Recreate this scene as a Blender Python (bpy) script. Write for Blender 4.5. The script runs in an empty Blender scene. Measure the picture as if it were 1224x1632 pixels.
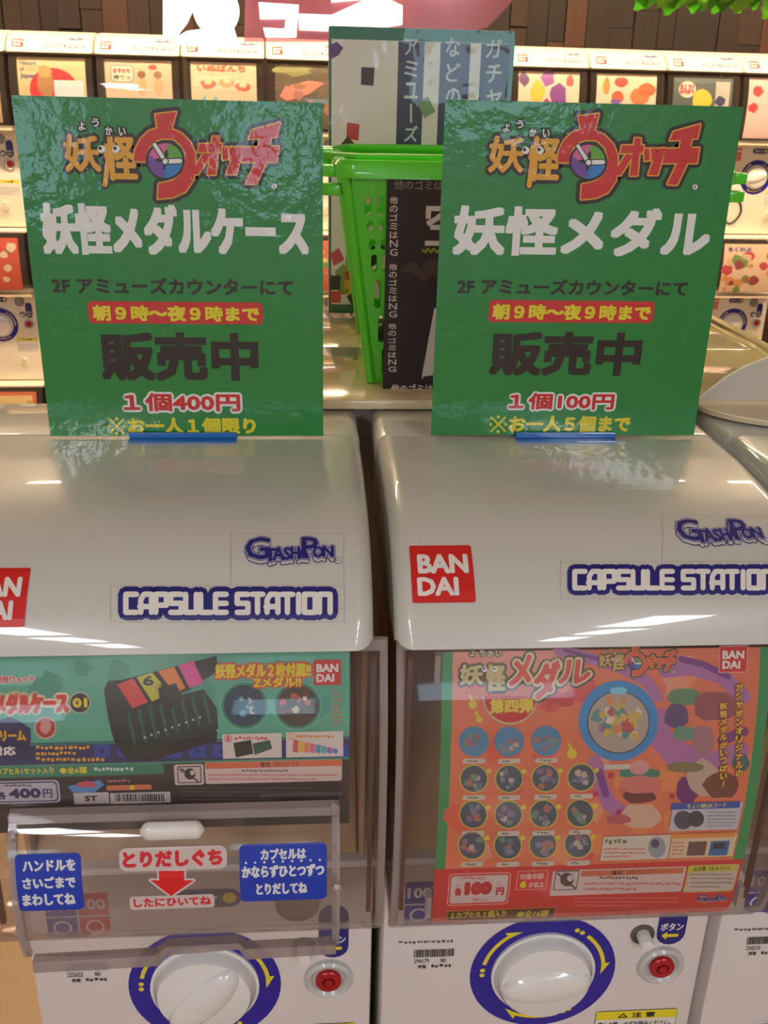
import bpy, bmesh, math, random
from math import sin, cos, radians, pi
from mathutils import Vector, Matrix
random.seed(7)
SC = bpy.context.scene
COL = SC.collection

# ------------------------------------------------------------------ camera
A_, T_, R_, FPX = radians(4.5), radians(22.8), radians(1.4), 1555.0
CAM = Vector((0, 0, 1.5))
F = Vector((sin(A_) * cos(T_), cos(A_) * cos(T_), -sin(T_)))
_r = Vector((cos(A_), -sin(A_), 0)); _u = _r.cross(F)
RT = cos(R_) * _r + sin(R_) * _u
UP = -sin(R_) * _r + cos(R_) * _u
cd = bpy.data.cameras.new('camera'); cam = bpy.data.objects.new('camera', cd); COL.objects.link(cam)
cd.sensor_fit = 'VERTICAL'; cd.sensor_height = 24; cd.lens = FPX / 1632 * 24
cd.clip_start = .02; cd.clip_end = 60
cd.dof.use_dof = True; cd.dof.focus_distance = .85; cd.dof.aperture_fstop = 14
m = Matrix((RT, UP, -F)).transposed().to_4x4(); m.translation = CAM
cam.matrix_world = m
SC.camera = cam

# ------------------------------------------------------------------ world, exposure
w = bpy.data.worlds.new('world'); SC.world = w; w.use_nodes = True
bg = w.node_tree.nodes['Background']; bg.inputs[0].default_value = (.62, .82, 1, 1); bg.inputs[1].default_value = 4.5
SC.view_settings.view_transform = 'Standard'; SC.view_settings.look = 'None'
SC.view_settings.gamma = 1; SC.view_settings.use_curve_mapping = False
SC.view_settings.exposure = 0.0
SC.cycles.use_denoising = True
SC.cycles.max_bounces = 10; SC.cycles.transparent_max_bounces = 24; SC.cycles.glossy_bounces = 4
SC.cycles.caustics_reflective = False; SC.cycles.caustics_refractive = False
L_FRONT, L_BACK = 25.0, 165.0        # strength of the added lamps behind the camera / the lamps over the back row
FLOOR = -.2

# ------------------------------------------------------------------ materials
def lin(c):
    return tuple(((x / 255) / 12.92 if x / 255 <= .04045 else ((x / 255 + .055) / 1.055) ** 2.4) for x in c)
MATS = {}
def M(name, rgb=None, rough=.5, metal=0, coat=0, bump=0, bscale=50, emit=0, alpha=None, spec=.5, stretch=(1, 1, 1), var=0):
    if name in MATS: return MATS[name]
    m = bpy.data.materials.new(name); m.use_nodes = True; nt = m.node_tree
    b = nt.nodes['Principled BSDF']; c = lin(rgb) + (1,)
    b.inputs['Base Color'].default_value = c; b.inputs['Roughness'].default_value = rough
    b.inputs['Metallic'].default_value = metal; b.inputs['Coat Weight'].default_value = coat
    b.inputs['Coat Roughness'].default_value = .04; b.inputs['Specular IOR Level'].default_value = spec
    if emit:
        b.inputs['Emission Color'].default_value = c; b.inputs['Emission Strength'].default_value = emit
    tc = nt.nodes.new('ShaderNodeTexCoord'); mp = nt.nodes.new('ShaderNodeMapping')
    nt.links.new(tc.outputs['Object'], mp.inputs[0]); mp.inputs['Scale'].default_value = stretch
    if bump:
        n = nt.nodes.new('ShaderNodeTexNoise'); n.inputs['Scale'].default_value = bscale; n.inputs['Detail'].default_value = 3
        nt.links.new(mp.outputs[0], n.inputs['Vector'])
        bp = nt.nodes.new('ShaderNodeBump'); bp.inputs['Strength'].default_value = bump; bp.inputs['Distance'].default_value = .01
        nt.links.new(n.outputs[0], bp.inputs['Height'])
        nt.links.new(bp.outputs[0], b.inputs['Normal']); nt.links.new(bp.outputs[0], b.inputs['Coat Normal'])
    if var or not bump:
        n2 = nt.nodes.new('ShaderNodeTexNoise'); n2.inputs['Scale'].default_value = bscale; n2.inputs['Detail'].default_value = 5
        nt.links.new(mp.outputs[0], n2.inputs['Vector'])
        mx = nt.nodes.new('ShaderNodeMix'); mx.data_type = 'RGBA'
        v = var or .04
        mx.inputs[6].default_value = tuple(x * (1 - v) for x in c[:3]) + (1,)
        mx.inputs[7].default_value = tuple(min(1, x * (1 + v)) for x in c[:3]) + (1,)
        nt.links.new(n2.outputs[0], mx.inputs[0]); nt.links.new(mx.outputs[2], b.inputs['Base Color'])
    MATS[name] = m; return m
def clear(name, tint, body, body_rgb, rough=.03, refl=1.0, bump=0, bscale=20):
    """thin transparent plastic: fresnel reflection over see-through, with a little milky body"""
    if name in MATS: return MATS[name]
    m = bpy.data.materials.new(name); m.use_nodes = True; nt = m.node_tree; nt.nodes.clear()
    out = nt.nodes.new('ShaderNodeOutputMaterial'); tr = nt.nodes.new('ShaderNodeBsdfTransparent'); tr.inputs[0].default_value = tint + (1,)
    df = nt.nodes.new('ShaderNodeBsdfDiffuse'); df.inputs[0].default_value = lin(body_rgb) + (1,)
    m1 = nt.nodes.new('ShaderNodeMixShader'); m1.inputs[0].default_value = body
    nt.links.new(tr.outputs[0], m1.inputs[1]); nt.links.new(df.outputs[0], m1.inputs[2])
    gl = nt.nodes.new('ShaderNodeBsdfGlossy'); gl.inputs['Roughness'].default_value = rough
    fr = nt.nodes.new('ShaderNodeLayerWeight'); fr.inputs[0].default_value = .5       # the same from either side of the sheet
    pw = nt.nodes.new('ShaderNodeMath'); pw.operation = 'POWER'; pw.inputs[1].default_value = 5; nt.links.new(fr.outputs['Facing'], pw.inputs[0])
    ad = nt.nodes.new('ShaderNodeMath'); ad.operation = 'MULTIPLY_ADD'; ad.inputs[1].default_value = .94; ad.inputs[2].default_value = .06; nt.links.new(pw.outputs[0], ad.inputs[0])
    mu = nt.nodes.new('ShaderNodeMath'); mu.operation = 'MULTIPLY'; mu.inputs[1].default_value = refl; mu.use_clamp = True
    nt.links.new(ad.outputs[0], mu.inputs[0])
    m2 = nt.nodes.new('ShaderNodeMixShader'); nt.links.new(mu.outputs[0], m2.inputs[0])
    nt.links.new(m1.outputs[0], m2.inputs[1]); nt.links.new(gl.outputs[0], m2.inputs[2])
    if bump:
        n = nt.nodes.new('ShaderNodeTexNoise'); n.inputs['Scale'].default_value = bscale
        tc = nt.nodes.new('ShaderNodeTexCoord'); nt.links.new(tc.outputs['Object'], n.inputs['Vector'])
        bp = nt.nodes.new('ShaderNodeBump'); bp.inputs['Strength'].default_value = bump; bp.inputs['Distance'].default_value = .01
        nt.links.new(n.outputs[0], bp.inputs['Height']); nt.links.new(bp.outputs[0], gl.inputs['Normal']); nt.links.new(bp.outputs[0], fr.inputs['Normal'])
    nt.links.new(m2.outputs[0], out.inputs[0]); MATS[name] = m; return m

HOODW = M('hood white', (210, 211, 203), .3, coat=.9, spec=.4, bscale=9)
PANW = M('panel white', (222, 212, 208), .35, coat=.2, bscale=12)
BGW = M('back row white', (236, 226, 206), .5, coat=.0, bscale=9)
DIALW = M('dial white', (232, 230, 226), .25, coat=.8)
TAN = M('inner tan', (206, 168, 122), .6, bscale=8, var=.12)
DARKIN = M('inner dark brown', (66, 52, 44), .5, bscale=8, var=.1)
GAPB = M('side brown', (92, 72, 62), .5, bscale=10)
CLEAR = clear('clear plastic', (.97, .96, .96), .05, (200, 180, 170), .04, 1.0, .05, 9)
FLAPC = clear('clear flap plastic', (.95, .93, .92), .05, (215, 195, 185), .05, 1.2, .05, 10)
RIM = clear('clear plastic rim', (.76, .72, .72), .5, (190, 172, 168), .15, .8)
LIPC = clear('clear plastic lip', (.9, .86, .86), .16, (214, 200, 196), .1, 1.0)
RIML = clear('pale plastic rim', (.8, .77, .78), .45, (205, 192, 190), .1, 1.2)
RIMD = clear('amber plastic edge', (.7, .5, .45), .6, (120, 76, 60), .15, 1.0)
WHITE = M('print white', (235, 233, 225), .45)
BLACK = M('print black', (34, 24, 22), .45)
RED = M('print red', (214, 36, 34), .4)
NAVY = M('print navy', (34, 34, 120), .4)
BLUE = M('print blue', (20, 42, 170), .4)
RINGB = M('ring blue', (42, 30, 150), .35)
YEL = M('print yellow', (232, 214, 40), .4)
GOLD = M('print gold', (232, 176, 52), .4)
SIGNG = M('laminated sign green', (12, 130, 54), .35, coat=1, bump=.055, bscale=75, var=.04)
LSW = M('laminated white', (232, 236, 232), .4, coat=1, bump=.055, bscale=75)
LSB = M('laminated black', (26, 10, 12), .4, coat=1, bump=.055, bscale=75)
LSR = M('laminated red', (206, 34, 36), .4, coat=1, bump=.055, bscale=75)
LSY = M('laminated yellow', (226, 214, 34), .4, coat=1, bump=.055, bscale=75)
LSO = M('laminated gold', (228, 168, 46), .4, coat=1, bump=.055, bscale=75)
def C(rgb, coat=0): return M('ink_%d_%d_%d%s' % (rgb + ('_gloss' if coat else '',)), rgb, .45, coat=coat)

# ------------------------------------------------------------------ object helpers
def tag(o, label=None, cat=None, group=None, kind=None):
    if label: o['label'] = label
    if cat: o['category'] = cat
    if group: o['group'] = group
    if kind: o['kind'] = kind
    return o
def thing(name, loc, label, cat, group=None, rz=0):
    o = bpy.data.objects.new(name, None); COL.objects.link(o); o.empty_display_size = .05
    o.location = loc; o.rotation_euler = (0, 0, rz)
    return tag(o, label, cat, group)
SPLIT = {'corner_post', 'cover_edge', 'hopper_wall', 'cover_channel', 'card_clip', 'hinge_pin', 'hinge_block', 'edge_rail', 'hook', 'hanging_rod', 'flap_edge', 'rim_tab'}
def obj(name, bm, mats, parent=None, smooth=False, loc=None, label=None, bevel=0, seg=2):
    if name in SPLIT:                       # every loose piece becomes a part of its own
        bm.verts.ensure_lookup_table(); seen = set(); out = None
        for v0 in bm.verts:
            if v0 in seen: continue
            st = [v0]; isl = set(); seen.add(v0)
            while st:
                v = st.pop(); isl.add(v)
                for e in v.link_edges:
                    o_ = e.other_vert(v)
                    if o_ not in seen: seen.add(o_); st.append(o_)
            nb = bmesh.new(); mp = {v: nb.verts.new(v.co) for v in isl}
            for f in {f for v in isl for f in v.link_faces}: nb.faces.new([mp[v] for v in f.verts])
            out = _obj(name, nb, mats, parent, smooth, loc, label, bevel, seg)
        bm.free(); return out
    return _obj(name, bm, mats, parent, smooth, loc, label, bevel, seg)
def _obj(name, bm, mats, parent=None, smooth=False, loc=None, label=None, bevel=0, seg=2):
    me = bpy.data.meshes.new(name)
    if bevel:
        bmesh.ops.remove_doubles(bm, verts=bm.verts, dist=1e-6)
        es = [e for e in bm.edges if len(e.link_faces) == 2 and e.calc_face_angle(0) > .6]
        bmesh.ops.bevel(bm, geom=es, offset=bevel, segments=seg, affect='EDGES', profile=.5)
    bm.to_mesh(me); bm.free()
    for mt in (mats if isinstance(mats, (list, tuple)) else [mats]): me.materials.append(mt)
    if smooth:
        for p in me.polygons: p.use_smooth = True
        try: me.set_sharp_from_angle(angle=radians(38))
        except Exception: pass
    o = bpy.data.objects.new(name, me); COL.objects.link(o)
    if parent: o.parent = parent
    if loc: o.location = loc
    if label: o['label'] = label
    return o
def add_box(bm, x0, x1, y0, y1, z0, z1):
    v = [bm.verts.new(p) for p in [(x0, y0, z0), (x1, y0, z0), (x1, y1, z0), (x0, y1, z0), (x0, y0, z1), (x1, y0, z1), (x1, y1, z1), (x0, y1, z1)]]
    for f in [(0, 3, 2, 1), (4, 5, 6, 7), (0, 1, 5, 4), (1, 2, 6, 5), (2, 3, 7, 6), (3, 0, 4, 7)]: bm.faces.new([v[i] for i in f])
    return bm
def box(*a): return add_box(bmesh.new(), *a)
def add_lathe(bm, prof, c, axis='y', n=32, sx=1, sz=1):
    """prof: (radius, height along -y from c)"""
    rings = []
    for r, h in prof:
        if r < 1e-6: rings.append([bm.verts.new((c[0], c[1] - h, c[2]))]); continue
        rings.append([bm.verts.new((c[0] + r * sx * cos(2 * pi * i / n), c[1] - h, c[2] + r * sz * sin(2 * pi * i / n))) for i in range(n)])
    for a, b in zip(rings, rings[1:]):
        for i in range(n):
            j = (i + 1) % n
            if len(a) == 1 and len(b) == 1: continue
            if len(a) == 1: bm.faces.new((a[0], b[i], b[j]))
            elif len(b) == 1: bm.faces.new((a[i], b[0], a[j]))
            else: bm.faces.new((a[i], b[i], b[j], a[j]))
    return bm
def extrude_prof(bm, prof, x0, x1, th=0):
    """sheet following the (y,z) profile between x0 and x1, optional thickness inward"""
    ps = list(prof)
    if th:
        s = Surf(ps); L = s.L
        inn = [s.at(0, s.vs[i], -th)[1:] for i in range(len(ps))]
        loop = ps + inn[::-1]
        a = [bm.verts.new((x0, y, z)) for y, z in loop]; b = [bm.verts.new((x1, y, z)) for y, z in loop]
        n = len(loop)
        for i in range(n): bm.faces.new((a[i], a[(i + 1) % n], b[(i + 1) % n], b[i]))
        k = len(ps)
        for i in range(k - 1):
            bm.faces.new((a[i], a[n - 1 - i], a[n - 2 - i], a[i + 1])); bm.faces.new((b[i], b[i + 1], b[n - 2 - i], b[n - 1 - i]))
    else:
        a = [bm.verts.new((x0, y, z)) for y, z in ps]; b = [bm.verts.new((x1, y, z)) for y, z in ps]
        for i in range(len(ps) - 1): bm.faces.new((a[i], a[i + 1], b[i + 1], b[i]))
    return bm
def tube(bm, pts, r, n=8, closed=False):
    pts = [Vector(p) for p in pts]; rings = []; N = len(pts)
    for i, p in enumerate(pts):
        d = (pts[(i + 1) % N] - pts[i - 1]) if closed else (pts[min(i + 1, N - 1)] - pts[max(i - 1, 0)])
        d.normalize(); ref = Vector((0, 0, 1)) if abs(d.z) < .9 else Vector((1, 0, 0))
        a = d.cross(ref).normalized(); b = d.cross(a)
        rings.append([bm.verts.new(p + r * (cos(2 * pi * k / n) * a + sin(2 * pi * k / n) * b)) for k in range(n)])
    for i in range(N if closed else N - 1):
        A, B = rings[i], rings[(i + 1) % N]
        for k in range(n): bm.faces.new((A[k], A[(k + 1) % n], B[(k + 1) % n], B[k]))
    if not closed: bm.faces.new(rings[0][::-1]); bm.faces.new(rings[-1])
    return bm

# ------------------------------------------------------------------ printed surfaces
class Surf:
    """a surface extruded along local x from a (y,z) profile, v = arc length from its top; root = world location of the thing"""
    def __init__(s, prof, root=(0, 0, 0)):
        s.p = prof; s.vs = [0]; s.root = Vector(root)
        for a, b in zip(prof, prof[1:]): s.vs.append(s.vs[-1] + math.hypot(b[0] - a[0], b[1] - a[1]))
        s.L = s.vs[-1]
        sn = []
        for a, b in zip(prof, prof[1:]):
            dy, dz = b[0] - a[0], b[1] - a[1]; l = math.hypot(dy, dz); sn.append((dz / l, -dy / l))   # outward = towards -y for a falling profile
        s.n = []
        for i in range(len(prof)):
            a = sn[max(i - 1, 0)]; b = sn[min(i, len(sn) - 1)]; y, z = a[0] + b[0], a[1] + b[1]; l = math.hypot(y, z); s.n.append((y / l, z / l))
    def at(s, u, v, off=0):
        i = 0
        while i < len(s.p) - 2 and v > s.vs[i + 1]: i += 1
        t = (v - s.vs[i]) / (s.vs[i + 1] - s.vs[i])
        a, b = s.p[i], s.p[i + 1]; n, q = s.n[i], s.n[i + 1]
        t2 = min(1, max(0, t))
        return (u, a[0] + (b[0] - a[0]) * t + off * (n[0] + (q[0] - n[0]) * t2), a[1] + (b[1] - a[1]) * t + off * (n[1] + (q[1] - n[1]) * t2))
    def uv(s, px, py):
        """the point of the surface seen at a pixel of the photograph"""
        d = F + RT * ((px - 612) / FPX) - UP * ((py - 816) / FPX); o = CAM - s.root; best = None
        for i in range(len(s.p) - 1):
            a, b = s.p[i], s.p[i + 1]; ey, ez = b[0] - a[0], b[1] - a[1]
            den = d.y * ez - d.z * ey
            if abs(den) < 1e-9: continue
            t = ((a[0] - o.y) * ez - (a[1] - o.z) * ey) / den
            q = ((o.y + t * d.y - a[0]) * ey + (o.z + t * d.z - a[1]) * ez) / (ey * ey + ez * ez)
            lo = -9 if i == 0 else 0; hi = 9 if i == len(s.p) - 2 else 1
            over = max(0, -q, q - 1)
            if lo <= q <= hi and t > 0 and (best is None or (over, t) < best[0]): best = ((over, t), (o.x + t * d.x, s.vs[i] + q * (s.vs[i + 1] - s.vs[i])))
        return best[1] if best else (0, 0)
_tc = {}
def text_shape(t):
    if t in _tc: return _tc[t]
    cu = bpy.data.curves.new('t', 'FONT'); cu.body = t; cu.size = 1; cu.resolution_u = 2; cu.fill_mode = 'BOTH' if False else 'FRONT'
    ob = bpy.data.objects.new('t', cu); COL.objects.link(ob)
    dg = bpy.context.evaluated_depsgraph_get(); me = bpy.data.meshes.new_from_object(ob.evaluated_get(dg))
    vs = [(v.co.x, v.co.y) for v in me.vertices]; fs = [tuple(p.vertices) for p in me.polygons]
    bpy.data.objects.remove(ob); bpy.data.curves.remove(cu); bpy.data.meshes.remove(me)
    xs = [v[0] for v in vs] or [0, 1]; ys = [v[1] for v in vs] or [0, 1]
    x0, x1, y0, y1 = min(xs), max(xs), min(ys), max(ys)
    h = max(y1 - y0, 1e-3); wd = max(x1 - x0, 1e-3)
    _tc[t] = ([((x - x0) / wd, (y1 - y) / h) for x, y in vs], fs, wd / h); return _tc[t]
class Print:
    STEP = .00010
    def __init__(s, surf, base=.0004):
        s.s = surf; s.bm = bmesh.new(); s.mats = []; s.base = base; s.map = s.s.uv; s.top = 0
    def mi(s, m):
        if m not in s.mats: s.mats.append(m)
        return s.mats.index(m)
    def raw(s, uvs, faces, mat, layer):
        k = s.mi(mat); s.top = (s.top + 1) % 22; z = s.base + layer * s.STEP + s.top * 4e-6
        vv = [s.bm.verts.new((u, v, z)) for u, v in uvs]
        for f in faces:
            try: fc = s.bm.faces.new([vv[i] for i in f]); fc.material_index = k
            except ValueError: pass
    def poly(s, pts, mat, layer=1, uv=False):
        pts = pts if uv else [s.map(*p) for p in pts]
        s.raw(pts, [tuple(range(len(pts)))], mat, layer)
    def rect(s, x0, y0, x1, y1, mat, layer=1, r=0, uv=False):
        if uv: a = (x0, y0, x1, y1)
        else:
            xm, ym = (x0 + x1) / 2, (y0 + y1) / 2
            a = (s.map(x0, ym)[0], s.map(xm, y0)[1], s.map(x1, ym)[0], s.map(xm, y1)[1]); r = r * (a[2] - a[0]) / (x1 - x0)
        if r <= 0: pts = [(a[0], a[1]), (a[2], a[1]), (a[2], a[3]), (a[0], a[3])]
        else:
            pts = []
            for cx, cy, t0 in ((a[2] - r, a[1] + r, -90), (a[2] - r, a[3] - r, 0), (a[0] + r, a[3] - r, 90), (a[0] + r, a[1] + r, 180)):
                for k in range(5): t = radians(t0 + 22.5 * k); pts.append((cx + r * cos(t), cy + r * sin(t)))
        s.poly(pts, mat, layer, uv=True)
    def disc(s, x, y, r, mat, layer=1, ry=None, n=20, uv=False, a0=0, a1=360):
        ry = ry or r
        pts = [(x + r * cos(radians(a0 + (a1 - a0) * i / n)), y + ry * sin(radians(a0 + (a1 - a0) * i / n))) for i in range(n + (a1 - a0 < 360))]
        if a1 - a0 < 360: pts = pts
        s.poly(pts, mat, layer, uv)
    def line(s, pts, r, mat, layer=1, closed=False, uv=False, caps=True):
        P = [Vector(p) for p in pts]
        n = len(P)
        for i in range(n if closed else n - 1):
            a, b = P[i], P[(i + 1) % n]; d = b - a
            if d.length < 1e-9: continue
            q = Vector((-d.y, d.x)).normalized() * r
            s.poly([tuple(a + q), tuple(b + q), tuple(b - q), tuple(a - q)], mat, layer, uv)
        if caps:
            for p in P: s.disc(p.x, p.y, r, mat, layer, n=8, uv=uv)
    def text(s, t, x0, y0, x1, y1, mat, layer=2, bold=0, n=6, uv=False, skew=0, sqr=False):
        """text filling the box; bold = added stroke half-width as a share of the box height"""
        if uv: a = (x0, y0, x1, y1)
        else:
            xm, ym = (x0 + x1) / 2, (y0 + y1) / 2
            a = (s.map(x0, ym)[0], s.map(xm, y0)[1], s.map(x1, ym)[0], s.map(xm, y1)[1])
        vs, fs, _ = text_shape(t); wd, h = a[2] - a[0], a[3] - a[1]; r = bold * h
        wd2, h2 = wd - 2 * r, h - 2 * r
        offs = [(0, 0)] + ([(r * cos(2 * pi * i / n), r * sin(2 * pi * i / n)) for i in range(n)] if r > 0 else [])
        if sqr: offs = [(0, 0)] + [(r * a_, r * b_) for a_, b_ in ((-1, -1), (0, -1), (1, -1), (1, 0), (1, 1), (0, 1), (-1, 1), (-1, 0), (-.5, -.5), (.5, -.5), (.5, .5), (-.5, .5))]
        for dx, dy in offs:
            s.raw([(a[0] + r + x * wd2 + dx + skew * (1 - y) * h, a[1] + r + y * h2 + dy) for x, y in vs], fs, mat, layer)
    def otext(s, t, x0, y0, x1, y1, mat, omat, layer=2, bold=.03, out=.06, uv=False, **k):
        """text with an outline"""
        h = abs(y1 - y0); e = out * h
        s.text(t, x0 - e, y0 - e, x1 + e, y1 + e, omat, layer, (bold + out) * h / (h + 2 * e), n=10, uv=uv, **k)
        s.text(t, x0, y0, x1, y1, mat, layer + 1, bold, uv=uv, **k)
    def done(s, parent, name='printed_lettering', label=None):
        bm = s.bm
        big = [f for f in bm.faces if len(f.verts) > 4]
        if big: bmesh.ops.triangulate(bm, faces=big)
        if len(s.s.p) > 2:
            for v in s.s.vs[1:-1]:
                g = [f for f in bm.faces if min(q.co.y for q in f.verts) < v - 1e-6 < v + 1e-6 < max(q.co.y for q in f.verts)]
                if g:
                    es = {e for f in g for e in f.edges}; vs = {q for f in g for q in f.verts}
                    bmesh.ops.bisect_plane(bm, geom=list(g) + list(es) + list(vs), plane_co=(0, v, 0), plane_no=(0, 1, 0), dist=1e-7)
        for q in bm.verts: q.co = Vector(s.s.at(q.co.x, q.co.y, q.co.z))
        bm.normal_update()
        return obj(name, bm, s.mats, parent, label=label)

# small repeated marks --------------------------------------------------------
def bandai(p, x0, y0, x1, y1, uv=False, fine=True, lay=1):
    p.rect(x0, y0, x1, y1, RED, lay, r=(x1 - x0) * .04, uv=uv)
    w, h = x1 - x0, y1 - y0
    if fine:
        p.text('BAN', x0 + .10 * w, y0 + .15 * h, x0 + .91 * w, y0 + .49 * h, WHITE, lay + 1, .06, uv=uv)
        p.text('DAI', x0 + .10 * w, y0 + .55 * h, x0 + .76 * w, y0 + .88 * h, WHITE, lay + 1, .06, uv=uv)
    else:
        p.text('BAN', x0 + .1 * w, y0 + .15 * h, x0 + .9 * w, y0 + .48 * h, WHITE, 2, .1, n=4, uv=uv)
        p.text('DAI', x0 + .1 * w, y0 + .55 * h, x0 + .76 * w, y0 + .88 * h, WHITE, 2, .1, n=4, uv=uv)
LET = {'C': [[(1, 0), (0, 0), (0, 1), (1, 1)]], 'A': [[(0, 1), (0, .3), (.3, 0), (1, 0), (1, 1)], [(-.1, .68), (1, .68)]],
       'P': [[(0, 1), (0, 0), (1, 0), (1, .6), (0, .6)]], 'S': [[(1, 0), (0, 0), (0, .5), (1, .5), (1, 1), (0, 1)]],
       'U': [[(0, 0), (0, 1), (1, 1), (1, 0)]], 'L': [[(0, 0), (0, 1), (1, 1)]], 'E': [[(1, 0), (0, 0), (0, 1), (1, 1)], [(0, .5), (1, .5)]],
       'T': [[(0, 0), (1, 0)], [(.5, 0), (.5, 1)]], 'I': [[(.5, 0), (.5, 1)]], 'O': [[(0, 0), (1, 0), (1, 1), (0, 1), (0, 0)]],
       'N': [[(0, 1), (0, 0), (1, 0), (1, 1)]]}
def capsule_station(p, x0, y0, x1, y1, uv=False):
    """squared white lettering inside one navy contour"""
    w = x1 - x0; h = y1 - y0; t = 'CAPSULE STATION'; wid = {'I': .5, ' ': .45}
    tot = sum(wid.get(c, 1) for c in t); cw = (w - h * .5) / tot; x = x0 + h * .25
    a0, a1 = y0 + h * .27, y1 - h * .27; r = h * .07
    for c in t:
        k = wid.get(c, 1)
        if c != ' ':
            g = cw * k; xa, xb = x + g * .14, x + g * .86
            for pl in LET[c]:
                pts = [(xa + (xb - xa) * q, a0 + (a1 - a0) * s_) for q, s_ in pl]
                p.line(pts, r * 2.9, NAVY, 1, uv=uv)
                p.line(pts, r, WHITE, 2, uv=uv)
        x += cw * k
def gashapon(p, x0, y0, x1, y1, uv=False, fine=True):
    w, h = x1 - x0, y1 - y0
    parts = [('G', 0, 0, .27, .78), ('T', .19, .40, .36, .86), ('A', .30, .34, .43, .82), ('S', .42, .36, .50, .80), ('H', .50, .34, .60, .78), ('A', .58, .28, .70, .76),
             ('P', .62, .0, .80, .74), ('O', .74, .32, .86, .72), ('N', .85, .30, .97, .70)]
    sh = .14 * h
    ln = C((40, 40, 110)); lt = C((208, 206, 204))
    for lay, dy, mt, o in ((1, sh, ln, .045), (2, sh, lt, .012), (3, 0, ln, .06), (4, 0, C((170, 170, 205)), .040), (5, 0, NAVY, .012)):
        for t, a, b, c, d in parts:
            hh = (d - b) * h; e = o * h
            p.text(t, x0 + a * w - e, y0 + b * h - e + dy, x0 + c * w + e, y0 + d * h + e + dy, mt, lay, (e + .012 * h) / (hh + 2 * e), n=8 if fine else 4, uv=uv)
def watch_logo(p, X, lam=True):
    """the round-watch word mark of the signs; X maps the drawing's own coordinates"""
    K, Rr, G, W = (LSB, LSR, LSO, LSW) if lam else (C((70, 66, 50)), C((226, 96, 70)), C((214, 176, 90)), WHITE)
    cc = [lambda c, l=lam: C(c, 1 if l else 0)][0]
    def ring(pts, r1, r2):
        q = [X(*a) for a in pts]; s_ = X(1, 0)[0] - X(0, 0)[0]
        p.line(q, r1 * s_, K, 1, closed=True)
        p.line(q, r2 * s_, G, 3, closed=True); p.poly(q, Rr, 4)
    s_ = X(1, 0)[0] - X(0, 0)[0]
    prs = [((408, 295), (465, 298)), ((415, 240), (470, 262)), ((440, 190), (485, 225)), ((480, 150), (520, 195)), ((525, 135), (545, 186)), ((592, 140), (590, 186)), ((640, 160), (610, 192)), ((685, 205), (645, 225)),
           ((708, 260), (662, 275)), ((708, 320), (655, 325)), ((700, 385), (625, 370)), ((660, 445), (600, 389)), ((600, 472), (570, 398)), ((525, 480), (530, 405))]
    edge = [q[0] for q in prs[:5]] + [(513, 68), (614, 56)] + [q[0] for q in prs[5:]] + [q[1] for q in prs[::-1]]
    p.line([X(*a) for a in edge], 26 * s_, K, 1, closed=True); p.line([X(*a) for a in edge], 7 * s_, G, 3, closed=True)
    for q, w_ in zip(prs, prs[1:]): p.poly([X(*q[0]), X(*w_[0]), X(*w_[1]), X(*q[1])], Rr, 4)
    p.poly([X(525, 135), X(513, 68), X(614, 56), X(592, 140)], Rr, 4)
    for q in ([(728, 213), (838, 211), (830, 250), (722, 252)], [(793, 176), (824, 178), (806, 362), (768, 362)], [(750, 255), (786, 262), (722, 360), (682, 360)],
              [(838, 230), (864, 228), (868, 285), (842, 290)], [(874, 228), (899, 228), (900, 285), (878, 290)], [(908, 228), (946, 226), (907, 359), (860, 359), (872, 325)],
              [(985, 145), (1120, 108), (1103, 178), (968, 188)], [(945, 230), (1114, 224), (1102, 300), (932, 300)], [(1025, 170), (1078, 170), (1055, 300), (1003, 408), (955, 405), (1005, 300)]):
        ring(q, 24, 7)
    s_ = X(1, 0)[0] - X(0, 0)[0]
    cx, cy = X(562, 293)
    p.disc(cx, cy, 96 * s_, K, 5, n=28)
    for col, a in ((cc((216, 96, 160)), 245), (cc((96, 168, 60)), 340), (cc((40, 130, 206)), 70), (cc((110, 70, 160)), 155)):
        pts = []
        for k in range(9):
            t = radians(a - 50 + 92 * k / 8); pts.append((562 + 84 * cos(t), 293 + 84 * sin(t)))
        for k in range(5):
            t = radians(a + 42 - 12 * k); rr = 66 - 14 * k; pts.append((562 + rr * cos(t) , 293 + rr * sin(t)))
        for k in range(4):
            t = radians(a - 30 - 14 * k + 0); rr = 16 + 18 * k; pts.append((562 + rr * cos(t), 293 + rr * sin(t)))
        p.poly([X(*q) for q in pts], col, 6)
    for e, wd in (((510, 215), 9), ((634, 295), 11)):
        p.line([X(562, 297), X(*e)], (wd + 5) * s_, K, 7); p.line([X(562, 297), X(*e)], wd * s_, W, 8)
    p.disc(*X(562, 297), 19 * s_, K, 9, n=14); p.disc(*X(562, 297), 13 * s_, W, 10, n=14)
    for t, b in (('妖', (66, 165, 245, 350)), ('怪', (262, 165, 425, 392))):
        a = X(b[0], b[1]); c = X(b[2], b[3]); p.otext(t, a[0], a[1], c[0], c[1], G, K, 1, .035, .085)
    p.line([X(285, 270), X(268, 412)], 22 * s_, K, 1); p.line([X(285, 270), X(268, 412)], 12 * s_, G, 2)
    for ex in (250, 322):
        p.disc(*X(ex, 237), 19 * s_, W, 5, n=14); p.disc(*X(ex - 6, 233), 9 * s_, K, 6, n=10)
    for t, x, y in (('よ', 155, 125), ('う', 222, 108), ('か', 287, 148), ('い', 352, 152)):
        a = X(x - 17, y - 21); c = X(x + 17, y + 21); p.otext(t, a[0], a[1], c[0], c[1], W, K, 5, .03, .22)
    p.disc(*X(1093, 418), 17 * s_, K, 1, n=14); p.disc(*X(1093, 418), 14 * s_, W, 2, n=14); a = X(1086, 409); c = X(1101, 427); p.text('R', *a, *c, K, 3)
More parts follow.
